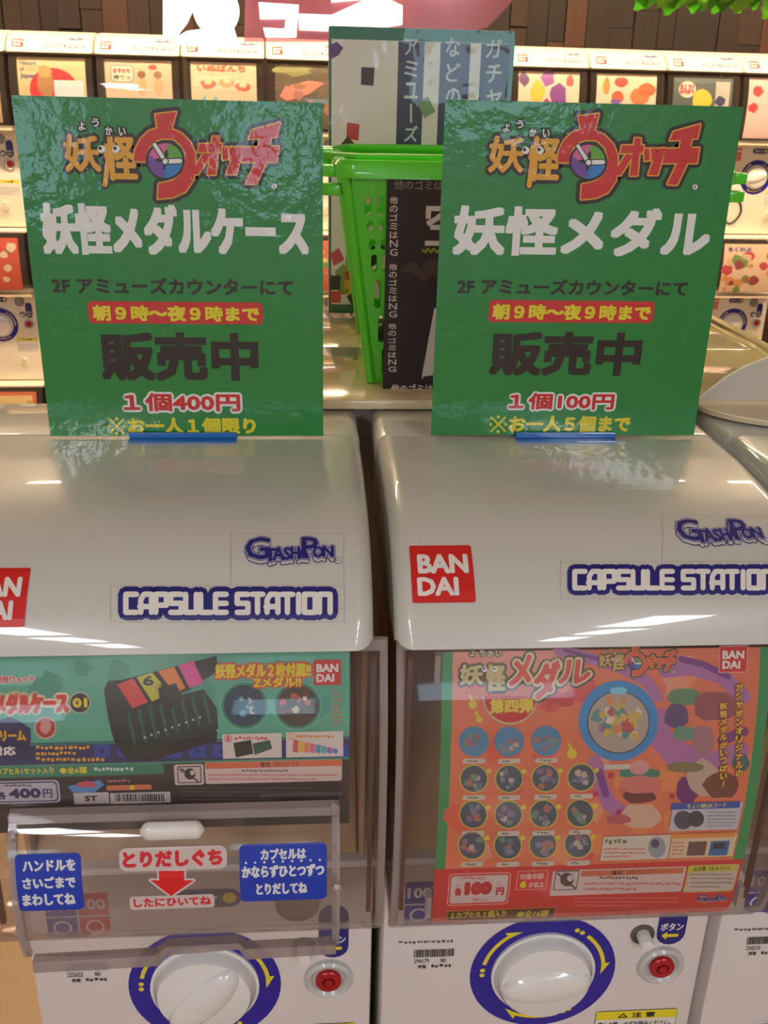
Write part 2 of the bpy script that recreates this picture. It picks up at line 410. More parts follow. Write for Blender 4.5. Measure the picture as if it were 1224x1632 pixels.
def dashes(p, x0, y0, x1, y1, mat, layer=3, rows=3, fill=.5, seed=1, uv=False, lead=1):
    """lines of print too small to read"""
    rr = random.Random(seed); h = (y1 - y0) / rows
    for i in range(rows):
        x = x0; e = x1 if i < rows - 1 else x0 + (x1 - x0) * rr.uniform(.5, 1); g = h * fill
        while x < e - g * .4:
            wd = rr.uniform(.35, .8) * g; yy = y0 + i * h + (h - g) / 2 + rr.uniform(0, .3) * g
            p.rect(x, yy, min(e, x + wd), yy + g * rr.uniform(.5, .7), mat, layer, uv=uv); x += wd + g * rr.uniform(.15, .4)
def barcode(p, x0, y0, x1, y1, mat, layer=3, seed=1, uv=False):
    rr = random.Random(seed); x = x0; u = (x1 - x0) / 60
    while x < x1 - u: wd = u * rr.choice((.6, .9, 1.5, 2)); p.rect(x, y0, min(x + wd, x1), y1, mat, layer, uv=uv); x += wd + u * rr.choice((.5, .8, 1.2))
def blob(p, x, y, r, mat, layer=2, seed=0, k=.25, uv=False, ry=None):
    rr = random.Random(seed); n = 12; ry = ry or r
    p.poly([(x + r * (1 + rr.uniform(-k, k)) * cos(2 * pi * i / n), y + ry * (1 + rr.uniform(-k, k)) * sin(2 * pi * i / n)) for i in range(n)], mat, layer, uv)

# =================================================================== THE SETTING
def struct(name, bm, m, **k):
    return tag(obj(name, bm, m, **k), kind='structure')
X0, X1, Y0, Y1, ZC = -3.6, 5.0, -6.0, 4.62, 2.75
FLO = M('floor tan vinyl', (150, 122, 88), .45, coat=.25, bscale=60, var=.16)
struct('floor', box(X0, X1, Y0, Y1, FLOOR - .1, FLOOR), FLO)
CEI = M('ceiling white', (222, 214, 200), .8, bscale=5)
struct('ceiling', box(X0, X1, Y0, Y1, ZC, ZC + .1), CEI)
WAL = M('store wall cream', (214, 208, 198), .7, bscale=4)
struct('wall_left', box(X0 - .1, X0, Y0, Y1, FLOOR, ZC), WAL)
struct('wall_right', box(X1, X1 + .1, Y0, Y1, FLOOR, ZC), WAL)
wb = struct('wall_back', box(X0, X1, Y1, Y1 + .1, FLOOR, ZC), M('wall dark brown', (62, 40, 28), .6, bscale=5))
# planks of the back wall
pm = []
for i, c in enumerate(((62, 43, 30), (50, 35, 26), (72, 48, 31), (88, 56, 34), (56, 38, 27), (66, 45, 31))):
    pm.append(M('wood plank %d' % i, c, .5, bscale=7, var=.45, stretch=(22, 4, 1.2)))
pmesh = {}
x = X0 + .01; rr = random.Random(3)
while x < X1 - .1:
    wd = rr.choice((.075, .09, .105)); z = 1.30 - rr.uniform(0, .2)
    while z < 2.45:
        ln = rr.choice((.34, .46, .62)); th = rr.choice((.016, .022, .028)); mi = rr.choice((0, 0, 1, 1, 1, 2, 3, 4, 4, 5))
        key = (wd, ln, th, mi)
        if -1.75 < x < 2.75:
            if key not in pmesh:
                o = obj('plank', box(.0015, wd - .0015, -th, 0, .0015, ln - .0015), pm[mi]); pmesh[key] = o.data
            else: o = bpy.data.objects.new('plank', pmesh[key]); COL.objects.link(o)
            o.location = (x, Y1, z); o.parent = wb
        z += ln
    x += wd
# wall behind the photographer, with added windows placed for the sign and poster glare
bmw = bmesh.new()
wins = [(-2.75, -1.75, .75, 1.62), (-.62, .05, .85, 1.62), (.75, 1.95, 1.38, 2.15)]
xs = [X0] + [q for w_ in wins for q in w_[:2]] + [X1]
for i in range(0, len(xs), 2): add_box(bmw, xs[i], xs[i + 1], Y0 - .1, Y0, FLOOR, ZC)
for a, b, c, d in wins: add_box(bmw, a, b, Y0 - .1, Y0, FLOOR, c); add_box(bmw, a, b, Y0 - .1, Y0, d, ZC)
struct('wall_front', bmw, WAL)
for i, (a, b, c, d) in enumerate(wins):
    fr = bmesh.new()
    add_box(fr, a, b, Y0 - .08, Y0 + .02, c, c + .03); add_box(fr, a, b, Y0 - .08, Y0 + .02, d - .03, d); add_box(fr, a, a + .03, Y0 - .08, Y0 + .02, c, d); add_box(fr, b - .03, b, Y0 - .08, Y0 + .02, c, d)
    wo = struct('glare_window_%d' % (i + 1), fr, M('window frame grey', (90, 90, 92), .4))
    obj('pane', box(a + .03, b - .03, Y0 - .05, Y0 - .045, c + .03, d - .03), clear('window pane', (.95, .97, .97), .0, (200, 200, 200)), wo)

# =================================================================== LAMPS
def lamp(x, y, sx, sy, strength, rgb, label, group):
    t = thing('ceiling_light', (x, y, ZC), label, 'ceiling light', group)
    fr = bmesh.new()
    add_box(fr, -sx - .02, sx + .02, -sy - .02, -sy, -.03, 0); add_box(fr, -sx - .02, sx + .02, sy, sy + .02, -.03, 0)
    add_box(fr, -sx - .02, -sx, -sy, sy, -.03, 0); add_box(fr, sx, sx + .02, -sy, sy, -.03, 0)
    obj('frame', fr, M('lamp frame', (210, 208, 204), .4), t)
    dm = M('diffuser %s' % group, rgb, .5, emit=strength, bscale=3)
    b = bmesh.new(); add_box(b, -sx, sx, -sy, sy, -.02, -.012)
    obj('diffuser', b, dm, t)
for i, (x, y) in enumerate(((-1.2, -1.9), (1.3, -1.9), (-1.3, -3.5), (1.5, -3.5), (-1.3, -5.1), (1.5, -5.1))):  # unseen lamps added behind the camera for frontal light on signs and cards
    lamp(x, y, .15, .6, L_FRONT, (246, 247, 255), 'long white ceiling light added unseen behind the camera', 'added lamps behind the camera')
for i, x in enumerate((-1.7, -.75, .2, 1.15, 2.1, 3.05)):
    lamp(x, 3.2, .36, .045, L_BACK, (255, 226, 184), 'long warm ceiling light over the back row of machines', 'lamps over the back row')

# =================================================================== MACHINES
# local frame: x 0..0.30, y 0 = front lip of the hood, z 0 = bottom of the coin panel
HP = [(.226, .682), (.17, .6815), (.125, .6785), (.095, .6745), (.07, .6685), (.050, .660), (.034, .650), (.021, .639), (.011, .628), (.004, .617), (.0, .606)]
HP = [(y, z + .010) if False else (y, z) for y, z in HP]
def hood_mesh(x0, x1, r=.013, rc=.012):
    s = Surf(HP); bm = bmesh.new(); st = []
    for t in (0, 12, 28, 45, 62, 78, 90): st.append((x0 + r * (1 - sin(radians(t))) if False else x0 + r * (1 - cos(radians(t))), r * (1 - sin(radians(t)))))
    xs = st + [(x1 - (a - x0), b) for a, b in st[::-1]]
    cols = []
    N = 26
    for x, ins in xs:
        d = min(x - x0, x1 - x); e = 0
        if d < rc: e = rc * (1 - math.sqrt(max(0, 1 - (1 - d / rc) ** 2)))
        V = s.L - e
        cols.append([bm.verts.new(s.at(x, V * (i / N), -ins)) for i in range(N + 1)])
    for a, b in zip(cols, cols[1:]):
        for i in range(N): bm.faces.new((a[i], a[i + 1], b[i + 1], b[i]))
    for k, c in ((0, cols[0]), (1, cols[-1])):          # side walls
        bot = [bm.verts.new((v.co.x, max(v.co.y, .012), .607)) for v in c]
        for i in range(N):
            q = (c[i], bot[i], bot[i + 1], c[i + 1]); bm.faces.new(q if k else q[::-1])
        last = bot
    # underside
    bm2 = [(x0 + .006, .012), (x1 - .006, .012), (x1 - .006, .225), (x0 + .006, .225)]
    bm.faces.new([bm.verts.new((x, y, .607)) for x, y in bm2])
    lip0 = [bm.verts.new((c[-1].co.x, .012, .607)) for c in cols]
    for i in range(len(cols) - 1): bm.faces.new((cols[i][-1], cols[i + 1][-1], lip0[i + 1], lip0[i]))
    return bm
def rbox(x0, x1, y0, y1, z0, z1, b, seg=3): return box(x0, x1, y0, y1, z0, z1), b
CP = [(.0175, .606), (.0113, .590), (.005, .574), (-.0015, .556), (-.008, .525), (-.011, .490), (-.012, .455), (-.010, .415), (-.006, .385), (.001, .362), (.010, .351)]   # cover front
def opening(parent, cx, cz, y, mat, sc=1):
    bm = bmesh.new(); n = 28; rings = []
    for r, d in ((1.0, 0), (1.0, .004), (.9, .006), (.84, .0), (.80, -.03), (0.0, -.035)):
        if r == 0: rings.append([bm.verts.new((cx, y - d, cz))]); continue
        rg = []
        for i in range(n):
            t = 2 * pi * i / n; sx = .044 * r; sz = .054 * r
            xx = sx * cos(t) * (1 - .22 * max(0, -sin(t)) ** 2 * 1.6); zz = sz * sin(t)
            rg.append(bm.verts.new((cx + xx * sc, y - d, cz + zz * sc)))
        rings.append(rg)
    for a, b in zip(rings, rings[1:]):
        for i in range(n):
            j = (i + 1) % n
            bm.faces.new((a[i], b[0], a[j]) if len(b) == 1 else (a[i], b[i], b[j], a[j]))
    return obj('capsule_outlet', bm, mat, parent, smooth=True, label='black rounded outlet hole')
PY = .075
def panel_parts(t, W=PANW, front=True):
    pb = obj('coin_panel', box(.0035, .2965, PY, .335, .0, .358), W, t, bevel=.004, smooth=True)
    # dial
    d = bmesh.new(); add_lathe(d, [(.0475, 0), (.0475, .003), (.045, .0035), (.0435, .001), (.0425, .001), (.0425, .010), (.040, .014), (.03, .017), (0, .018)], (0, 0, 0), n=40)
    dial = obj('dial', d, DIALW, t, smooth=True, loc=(.150, PY, .223))
    g = bmesh.new(); nU, nV = 20, 10; grid = []
    for i in range(nU + 1):
        a = -1 + 2 * i / nU; row = []
        hw = .0165 * math.sqrt(max(0, 1 - a * a)) * (1 + .15 * (1 - a * a)) + .0015
        for j in range(nV + 1):
            b = -1 + 2 * j / nV; hh = .010 * max(0, 1 - a ** 6) ** .5 * max(0, 1 - abs(b) ** 2.4) ** .5
            row.append(g.verts.new((a * .0415, -.013 - hh, b * hw)))
        grid.append(row)
    for i in range(nU):
        for j in range(nV): g.faces.new((grid[i][j], grid[i + 1][j], grid[i + 1][j + 1], grid[i][j + 1]))
    grip = obj('grip', g, DIALW, dial, smooth=True)
    # coin slot disc, button peg, lock
    c = bmesh.new(); add_lathe(c, [(.019, 0), (.019, .003), (.017, .005), (.015, .002), (0, .002)], (.232, PY, .315), n=24); add_box(c, .2305, .2335, PY - .004, PY - .0015, .302, .328)
    obj('coin_slot', c, M('slot grey', (150, 146, 138), .35, metal=.3), t, smooth=True, label='grey round coin slot')
    q = bmesh.new(); add_lathe(q, [(.011, 0), (.011, .0015), (.0095, .0018), (.0085, .0006), (0, .0006)], (.237, PY, .264), n=20)
    obj('button_well', q, M('well grey', (96, 88, 84), .4), t, smooth=True)
    q = bmesh.new(); add_lathe(q, [(.0062, 0), (.0062, .012), (.0052, .014), (0, .0145)], (.2375, PY, .2635), n=16)
    obj('return_button', q, DIALW, t, smooth=True)
    q = bmesh.new(); add_lathe(q, [(.0215, 0), (.021, .004), (.018, .0062), (.0155, .0050), (.0135, .002), (0, .0015)], (.2585, PY, .227), n=26)
    obj('lock_housing', q, M('lock housing grey white', (196, 196, 192), .3, coat=.4), t, smooth=True)
    q = bmesh.new(); add_lathe(q, [(.0115, 0), (.0115, .0055), (.0105, .0065), (.0058, .0065), (.0052, .004), (.0042, .004), (.0038, .0075), (0, .0078)], (.2585, PY, .227), n=22)
    lk = obj('lock', q, M('lock red', (184, 40, 46), .3, metal=.35), t, smooth=True, label='red round lock cylinder')
    opening(t, .068, .090, PY, M('outlet black', (26, 22, 22), .25, coat=.5))
    q = bmesh.new(); add_lathe(q, [(.012, 0), (.012, .010), (.010, .014), (0, .015)], (.225, PY, .075), n=16, sz=1.6)
    obj('coin_return', q, M('coin return beige', (214, 202, 178), .35), t, smooth=True)
    return pb, dial, grip
def panel_print(t, pb, px=None, code='294179', fine=True):
    s = Surf([(PY, .345), (PY, 0)], t.location if fine else (0, 0, 0)); p = Print(s)
    cx, cz = .150, .345 - .223
    ring = [(cx + .0665 * cos(2 * pi * i / 48), cz + .0665 * sin(2 * pi * i / 48)) for i in range(48)]
    inn = [(cx + .0465 * cos(2 * pi * i / 48), cz + .0465 * sin(2 * pi * i / 48)) for i in range(48)]
    for i in range(48): p.poly([ring[i], ring[(i + 1) % 48], inn[(i + 1) % 48], inn[i]], RINGB, 1, uv=True)
    def arc(a0, a1, dots):
        R0 = .0555; n = 8
        for i in range(n):
            b0 = radians(a0 + (a1 - a0) * i / n); b1 = radians(a0 + (a1 - a0) * (i + 1) / n)
            p.poly([(cx + r * cos(b), cz + r * sin(b)) for r, b in ((R0 - .0018, b0), (R0 + .0018, b0), (R0 + .0018, b1), (R0 - .0018, b1))], YEL, 2, uv=True)
        b = radians(a1); b2 = radians(a1 + (14 if a1 > a0 else -14))
        p.poly([(cx + (R0 + .006) * cos(b), cz + (R0 + .006) * sin(b)), (cx + (R0 - .0018) * cos(b2), cz + (R0 - .0018) * sin(b2)), (cx + (R0 - .0018) * cos(b), cz + (R0 - .0018) * sin(b))], YEL, 2, uv=True)
        for k in (7, 13):
            b = radians(a0 - k * (1 if a1 > a0 else -1)); p.disc(cx + R0 * cos(b), cz + R0 * sin(b), .0024, YEL, 2, n=10, uv=True)
    arc(-168, -128, 1); arc(-48, -8, 1); arc(72, 112, 1)
    # coin stickers top left, pill tags, button tag
    for i, (a, b, c, d, m_) in enumerate(((.022, .012, .047, .036, BLUE), (.049, .012, .074, .036, RED), (.022, .038, .047, .060, BLUE), (.049, .038, .074, .060, RED))):
        p.rect(a, b, c, d, m_, 1, uv=True)
        if i < 2: p.text('100', a + .002, b + .006, c - .002, d - .006, WHITE, 2, .05, n=4, uv=True)
        else: p.disc((a + c) / 2, (b + d) / 2, .008, WHITE, 2, n=12, uv=True); p.disc((a + c) / 2, (b + d) / 2, .006, m_, 3, n=12, uv=True)
    p.rect(.120, .012, .185, .032, NAVY, 1, r=.0099, uv=True); p.text('コイン', .128, .016, .165, .028, WHITE, 2, .04, n=4, uv=True); p.disc(.175, .022, .006, YEL, 2, n=10, uv=True)
    p.rect(.250, .034, .276, .0945, NAVY, 1, r=.0128, uv=True); p.text('ボタン', .2525, .069, .2735, .078, WHITE, 2, .03, n=4, uv=True)
    p.poly([(.2545, .0835), (.2595, .079), (.2595, .082), (.2700, .082), (.2700, .0855), (.2595, .0855), (.2595, .0885)], YEL, 2, uv=True)
    # caution label
    y0 = .345 - .170
    p.rect(.205, y0, .283, y0 + .052, C((70, 60, 50)), 1, r=.003, uv=True); p.rect(.2055, y0 + .0005, .2825, y0 + .0515, C((226, 220, 212)), 2, r=.0025, uv=True)
    p.rect(.2055, y0 + .0005, .2825, y0 + .011, YEL, 3, uv=True)
    p.text('△ 注 意', .226, y0 + .0025, .262, y0 + .0095, BLACK, 4, .05, n=4, uv=True)
    if fine: p.text('購入の際、必ずお読みください。', .208, y0 + .014, .278, y0 + .0205, BLACK, 4, .02, n=4, uv=True)
    dashes(p, .208, y0 + .024, .281, y0 + .050, C((90, 80, 76)), 4, 4, .5, 5, uv=True)
    # stock label
    y0 = .345 - .262; p_map = None
    if fine:
        _raw = p.raw; p.raw = lambda uvs, f, m_, l: _raw([(u + .006, v) for u, v in uvs], f, m_, l)
        dashes(p, .012, y0 - .006, .064, y0 + .001, C((110, 100, 100)), 1, 1, .6, 2, uv=True)
        barcode(p, .026, y0 + .0065, .062, y0 + .0155, BLACK, 1, 4, uv=True)
        p.text(code, .0265, y0 + .0175, .040, y0 + .0225, C((90, 84, 84)), 1, .02, n=4, uv=True); p.text('NO', .050, y0 + .0175, .055, y0 + .0225, C((90, 84, 84)), 1, .03, n=4, uv=True)
        p.text('所有', .030, y0 + .0245, .0375, y0 + .0290, BLACK, 1, .03, n=4, uv=True); dashes(p, .042, y0 + .0238, .068, y0 + .0298, C((60, 56, 56)), 1, 1, .8, 9, uv=True)
    p.done(pb, 'printed_lettering')

def front_machine(rx, label, hood=(0, .30), code='294179', grip_rot=0, inner=None):
    inner = inner or TAN
    t = thing('capsule_machine', (rx, .565, .555), label, 'vending machine', 'front capsule machines')
    h = obj('hood', hood_mesh(*hood), HOODW, t, smooth=True)
    obj('rear_deck', box(hood[0], hood[1], .2275, .334, .607, .6805), HOODW, t, bevel=.009, seg=3, smooth=True, label='white flat deck behind the hood')
    pb, dial, grip = panel_parts(t)
    grip.rotation_euler = (0, radians(grip_rot), 0)
    panel_print(t, pb, code=code)
    # inner hopper
    b = bmesh.new(); add_box(b, .006, .294, .20, .206, .359, .606)
    obj('hopper_back', b, inner, t)
    b = bmesh.new()
    v = [b.verts.new(q) for q in [(.018, .198, .50), (.282, .198, .50), (.282, .085, .362), (.018, .085, .362)]]; b.faces.new(v)
    add_box(b, .018, .282, .085, .198, .3585, .362)
    obj('hopper_ramp', b, TAN, t, label='tan sloping hopper floor')
    b = bmesh.new(); add_box(b, .012, .016, .08, .199, .359, .606); add_box(b, .284, .288, .08, .199, .359, .606)
    obj('hopper_wall', b, TAN, t)
    # clear cover
    c = bmesh.new(); extrude_prof(c, CP, .006, .294)
    for x in (.004, .296):
        a = [c.verts.new((x, y, z)) for y, z in CP] + [c.verts.new((x, .075, .352)), c.verts.new((x, .075, .606))]
        c.faces.new(a)
    cov = obj('clear_cover', c, CLEAR, t, smooth=True)
    rm = bmesh.new()
    extrude_prof(rm, CP, .002, .0075, .005); extrude_prof(rm, CP, .2925, .298, .005)
    obj('cover_edge', rm, RIM, cov, smooth=True)
    rm = bmesh.new(); add_box(rm, .003, .297, .010, .0745, .349, .352); add_box(rm, .0075, .2925, .008, .011, .352, .357)
    obj('cover_lip', rm, LIPC, cov, bevel=.0008, smooth=True)
    rm = box(.003, .297, .014, .020, .597, .606); obj('top_lip', rm, RIML, cov, bevel=.001, smooth=True)
    rm = bmesh.new(); 
    for x in (.010, .2865): add_box(rm, x, x + .0035, .012, .016, .365, .595)
    obj('cover_channel', rm, RIMD, cov)
    return t, h, pb, cov
m1, hood1, pan1, cov1 = front_machine(-.2475, 'white capsule machine with teal medal case card and clear pull flap', hood=(-.048, .288), code='222622', grip_rot=-48)
m2, hood2, pan2, cov2 = front_machine(.0545, 'white capsule machine with orange red medal card, priced 100 yen', code='294179', grip_rot=-6)
m3, hood3, pan3, cov3 = front_machine(.358, 'white capsule machine with no sign on it, beside the one with the orange card', hood=(.006, .306), code='234210')

# hood stickers ---------------------------------------------------------------
def hood_print(t, h, items, film=None):
    p = Print(Surf(HP, t.location), .0005)
    for k, a in items:
        if k == 'b': bandai(p, *a)
        elif k == 'c': capsule_station(p, *a)
        elif k == 'g':
            gashapon(p, *a)
            if len(a) == 4: p.disc(a[2] + 3, a[3] - 8, 5.5, NAVY, 1, n=14); p.disc(a[2] + 3, a[3] - 8, 4.5, WHITE, 2, n=14); p.text('R', a[2] + .5, a[3] - 10.5, a[2] + 5.5, a[3] - 5.5, NAVY, 3)
        elif k == 'f':
            FILM = C((196, 192, 176)); x0, y0, x1, y1 = a
            for q in ([(x0, y0), (x1, y0)], [(x1, y0), (x1, y1)], [(x0, y1), (x1, y1)], [(x0, y0), (x0, y1)]): p.line(q, .5, FILM, 0, caps=False)
    p.done(h, 'printed_lettering')
hood_print(m1, hood1, [('b', (-50, 906, 43, 1000)), ('c', (182, 931, 545, 993)), ('g', (391, 858, 536, 902)), ('f', (368, 850, 548, 934)), ('f', (176, 934, 549, 992))])
hood_print(m2, hood2, [('b', (655, 870, 755, 961)), ('c', (898, 896, 1250, 953)), ('g', (1078, 829, 1218, 872)), ('f', (1055, 822, 1250, 895)), ('f', (893, 896, 1254, 954))])

# the flap of the left machine -------------------------------------------------
FP = [(-.016, .492), (-.022, .484), (-.030, .470), (-.035, .450), (-.037, .425), (-.036, .400), (-.033, .385), (-.030, .376)]
def build_flap():
    t = m1; b = bmesh.new(); extrude_prof(b, FP, .0415, .2625)
    for x in (.0415, .2625):
        a = [b.verts.new((x, y, z)) for y, z in FP] + [b.verts.new((x, -.012, .376)), b.verts.new((x, -.012, .492))]; b.faces.new(a)
    fl = obj('pull_flap', b, FLAPC, t, smooth=True, label='clear curved pull flap over the outlet')
    r = bmesh.new(); extrude_prof(r, FP, .0395, .045, .004); extrude_prof(r, FP, .259, .2645, .004)
    add_box(r, .0395, .2645, -.020, -.012, .486, .493)
    obj('flap_edge', r, RIML, fl, smooth=True)
    # bottom lip with its middle notch
    lp = bmesh.new()
    for q in ([(.046, .3745), (.134, .3765), (.134, .3665), (.046, .3645)], [(.134, .3765), (.141, .3845), (.141, .3765), (.134, .3665)],
              [(.141, .3845), (.192, .3855), (.192, .3795), (.141, .3765)], [(.192, .3855), (.197, .3795), (.197, .3695), (.192, .3795)],
              [(.197, .3795), (.262, .3805), (.262, .3715), (.197, .3695)]):
        a = [lp.verts.new((x, -.034, z)) for x, z in q]; c = [lp.verts.new((x, -.026, z)) for x, z in q]
        lp.faces.new(a); lp.faces.new(c[::-1])
        for i in range(4): lp.faces.new((a[i], c[i], c[(i + 1) % 4], a[(i + 1) % 4]))
    obj('flap_lip', lp, RIM, fl)
    s = Surf(FP, t.location); 
    u0, v0 = s.uv(224, 1324); u1, _ = s.uv(326, 1324)
    hd = bmesh.new(); n = 12; rg = []
    for k in range(17):
        a = -1 + k / 8; rad = .0072 * max(.05, (1 - max(0, (abs(a) - .72) / .28) ** 2)) ** .5
        x = u0 + (u1 - u0) * (a + 1) / 2; c = s.at(x, v0, .002)
        rg.append([hd.verts.new((x, c[1] + rad * .75 * cos(2 * pi * i / n), c[2] + rad * sin(2 * pi * i / n))) for i in range(n)])
    for a, b_ in zip(rg, rg[1:]):
        for i in range(n): hd.faces.new((a[i], a[(i + 1) % n], b_[(i + 1) % n], b_[i]))
    hd.faces.new(rg[0]); hd.faces.new(rg[-1][::-1])
    obj('handle', hd, DIALW, fl, smooth=True, label='white rounded flap handle')
    bl = bmesh.new()
    for px_, py_ in ((533, 1283), (20, 1330), (537, 1410)):
        u, v = s.uv(px_, py_); c = s.at(u, min(v, s.L), 0); add_lathe(bl, [(.004, 0), (.004, .004), (.002, .006), (0, .006)], c, n=12)
    obj('hinge_pin', bl, RIML, fl, smooth=True)
    p = Print(s, .0005)
    LB = C((28, 60, 178)); LW = C((222, 226, 226))
    p.rect(26, 1360, 131, 1450, LB, 1, r=8)
    for i, tx in enumerate(('ハンドルを', 'さいごまで', 'まわしてね')): p.text(tx, 36, 1369 + 27 * i, 121, 1388 + 27 * i, LW, 2, .05)
    p.rect(382, 1344, 521, 1434, LB, 1, r=9)
    p.text('カプセルは', 415, 1351, 488, 1369, LW, 2, .05)
    p.text('かならずひとつずつ', 385, 1377, 517, 1397, LW, 2, .05)
    for i in range(9): p.disc(392 + i * 14.7, 1374.5 - i * .6, 2, LW, 2, n=8)
    p.text('とりだしてね', 408, 1406, 490, 1424, LW, 2, .05)
    p.rect(190, 1349, 362, 1386, C((206, 190, 184)), 1, r=12); p.text('とりだしぐち', 195, 1354, 355, 1381, C((214, 34, 50)), 2, .07)
    ar = [(253, 1387), (294, 1387), (294, 1402), (309, 1402), (273, 1427), (240, 1402), (254, 1402)]
    p.line(ar, 3, C((214, 200, 196)), 1, closed=True); p.poly(ar, C((222, 30, 34)), 2)
    p.rect(207, 1426, 342, 1447, C((206, 190, 184)), 1, r=6); p.text('したにひいてね', 213, 1429, 337, 1443, C((214, 34, 50)), 2, .05)
    p.done(fl, 'sticker_lettering')
build_flap()

# display card of the left machine ---------------------------------------------
C1P = [(.020, .594), (.014, .575), (.007, .545), (.002, .510), (.000, .475), (.000, .462)]
def card1():
    s = Surf(C1P, m1.location); b = bmesh.new(); extrude_prof(b, C1P, .012, .272, .0015)
    cd_ = obj('display_card', b, C((30, 24, 30), 1), m1, smooth=True, label='teal and black card for a medal case')
    p = Print(s, .0003); u0, u1 = .012, .272
    vt = lambda x, y: s.uv(x, y)[1]
    TEAL = M('card teal', (84, 178, 148), .4, coat=.5, bscale=26, var=.22)
    p.rect(u0, 0, u1, vt(300, 1192), TEAL, .2, uv=True)
    for i in range(16): blob(p, random.uniform(20, 540), random.uniform(1055, 1165), random.uniform(8, 22), C(random.choice(((70, 160, 136), (98, 190, 152), (76, 172, 162)))), .7, i, .3)
    p.rect(u0, vt(300, 1178), u1, vt(300, 1181), C((40, 110, 120)), 3, uv=True)
    p.rect(u0, vt(300, 1182), u1, vt(300, 1213), C((24, 40, 98)), 3, uv=True)
    for i in range(11): p.rect(150 + i * 38, 1186, 176 + i * 38, 1206, C((34, 70, 168)), 4); p.disc(163 + i * 38, 1196, 4, C((20, 34, 90)), 5, n=8)
    p.rect(u0, vt(300, 1212), u1, vt(300, 1215), C((60, 150, 120)), 4, uv=True)
    # product picture: a dark barrel case with four coloured lids
    K = C((26, 34, 36))
    p.poly([(166, 1100), (172, 1085), (195, 1083), (345, 1045), (348, 1068), (300, 1100), (185, 1142), (172, 1138)], K, 6)
    p.poly([(172, 1140), (190, 1130), (325, 1098), (346, 1128), (348, 1160), (320, 1178), (225, 1212), (200, 1206), (182, 1180)], C((20, 46, 44)), 6)
    p.poly([(172, 1140), (184, 1140), (215, 1208), (200, 1206), (182, 1180)], C((18, 26, 28)), 7)
    p.poly([(222, 1208), (340, 1160), (347, 1166), (345, 1180), (232, 1214)], C((22, 24, 28)), 7)
    for i in range(8): p.line([(205 + i * 17, 1134 - i * 4), (216 + i * 17, 1185 - i * 5)], 2.2, C((34, 96, 86)), 8)
    for i in range(9): p.disc(231 + i * 11, 1174 - i * 4, 2, C((180, 206, 200)), 9, n=7)
    for c, q in (((226, 70, 74), [(187, 1090), (213, 1080), (236, 1118), (212, 1128)]), ((202, 200, 60), [(218, 1079), (243, 1071), (258, 1088), (248, 1092), (254, 1112), (243, 1117)]),
                 ((236, 136, 60), [(252, 1069), (278, 1062), (296, 1096), (287, 1100), (280, 1088), (268, 1090)]), ((232, 84, 160), [(284, 1060), (308, 1052), (325, 1088), (303, 1096)])): p.poly(q, C(c), 8)
    p.text('6', 228, 1076, 246, 1092, K, 9, .05)
    p.poly([(253, 1096), (280, 1088), (292, 1108), (288, 1122), (264, 1132), (256, 1120)], K, 9)
    # title
    p.otext('妖怪ウォッチ', -6, 1076, 56, 1088, C((214, 90, 90)), WHITE, 6, .04, .12)
    p.otext('メダルケース', -10, 1102, 110, 1138, C((226, 66, 50)), C((240, 226, 190)), 6, .07, .10)
    p.disc(128, 1119, 17, C((206, 202, 196)), 7, n=22); p.disc(128, 1119, 15.5, C((36, 34, 34)), 8, n=22); p.text('01', 116, 1111, 140, 1127, YEL, 9, .09)
    p.disc(73, 1159, 18, C((206, 190, 170)), 6, n=20); p.disc(73, 1159, 15.5, C((190, 50, 60)), 7, n=20); blob(p, 73, 1158, 10, C((226, 160, 140)), 8, 4)
    blob(p, 18, 1178, 34, C((28, 34, 88)), 6, 3, .12, ry=34); p.otext('対応', -14, 1188, 26, 1203, WHITE, C((40, 40, 90)), 8, .05, .12); p.otext('ドリーム', -12, 1163, 42, 1180, GOLD, C((70, 50, 40)), 8, .05, .1)
    for i in range(3): dashes(p, 58, 1186 + i * 9.5, 150 + 20 * (i > 0), 1195 + i * 9.5, C((232, 170, 60)), 7, 1, .9, i)
    # callouts
    p.otext('妖怪メダル２枚付属!!', 343, 1056, 496, 1080, YEL, C((224, 80, 44)), 6, .05, .13); p.otext('Zメダル!!', 404, 1077, 480, 1095, YEL, C((224, 80, 44)), 8, .05, .13)
    bandai(p, 500, 1051, 543, 1091, lay=8)
    for cx, c1, c2 in ((390, (20, 60, 84), (90, 170, 180)), (474, (70, 60, 44), (206, 84, 56))):
        p.disc(cx, 1124, 39, C((110, 190, 160)), 4, n=26); p.disc(cx, 1124, 37, C((50, 136, 112)), 5, n=26); p.disc(cx, 1124, 33, C(c1), 6, n=26)
        for i in range(14):
            a = random.uniform(0, 6.28); r_ = random.uniform(4, 25); blob(p, cx + r_ * cos(a), 1124 + r_ * sin(a), random.uniform(3, 7), C(random.choice((c2, tuple(min(255, int(v * 1.3)) for v in c1), (206, 200, 170), tuple(int(v * .6) for v in c2)))), 7, i)
        p.rect(cx - 5, 1092, cx + 5, 1099, C((40, 44, 36)), 8)
    for x in (530, 537): dashes(p, x, 1098, x + 6, 1160, C((228, 110, 90)), 6, 9, .7, int(x))
    p.rect(355, 1168, 449, 1207, C((226, 214, 206)), 7); p.rect(456, 1165, 547, 1205, C((226, 214, 206)), 7)
    p.disc(364, 1176, 6, C((214, 90, 90)), 8, n=12); p.disc(364, 1176, 4.8, C((226, 214, 206)), 9, n=12); p.text('1', 362, 1172, 366, 1180, C((214, 90, 90)), 10)
    p.disc(464, 1172, 6, C((230, 160, 60)), 8, n=12); p.disc(464, 1172, 4.8, C((226, 214, 206)), 9, n=12); p.text('2', 462, 1168, 466, 1176, C((230, 160, 60)), 10)
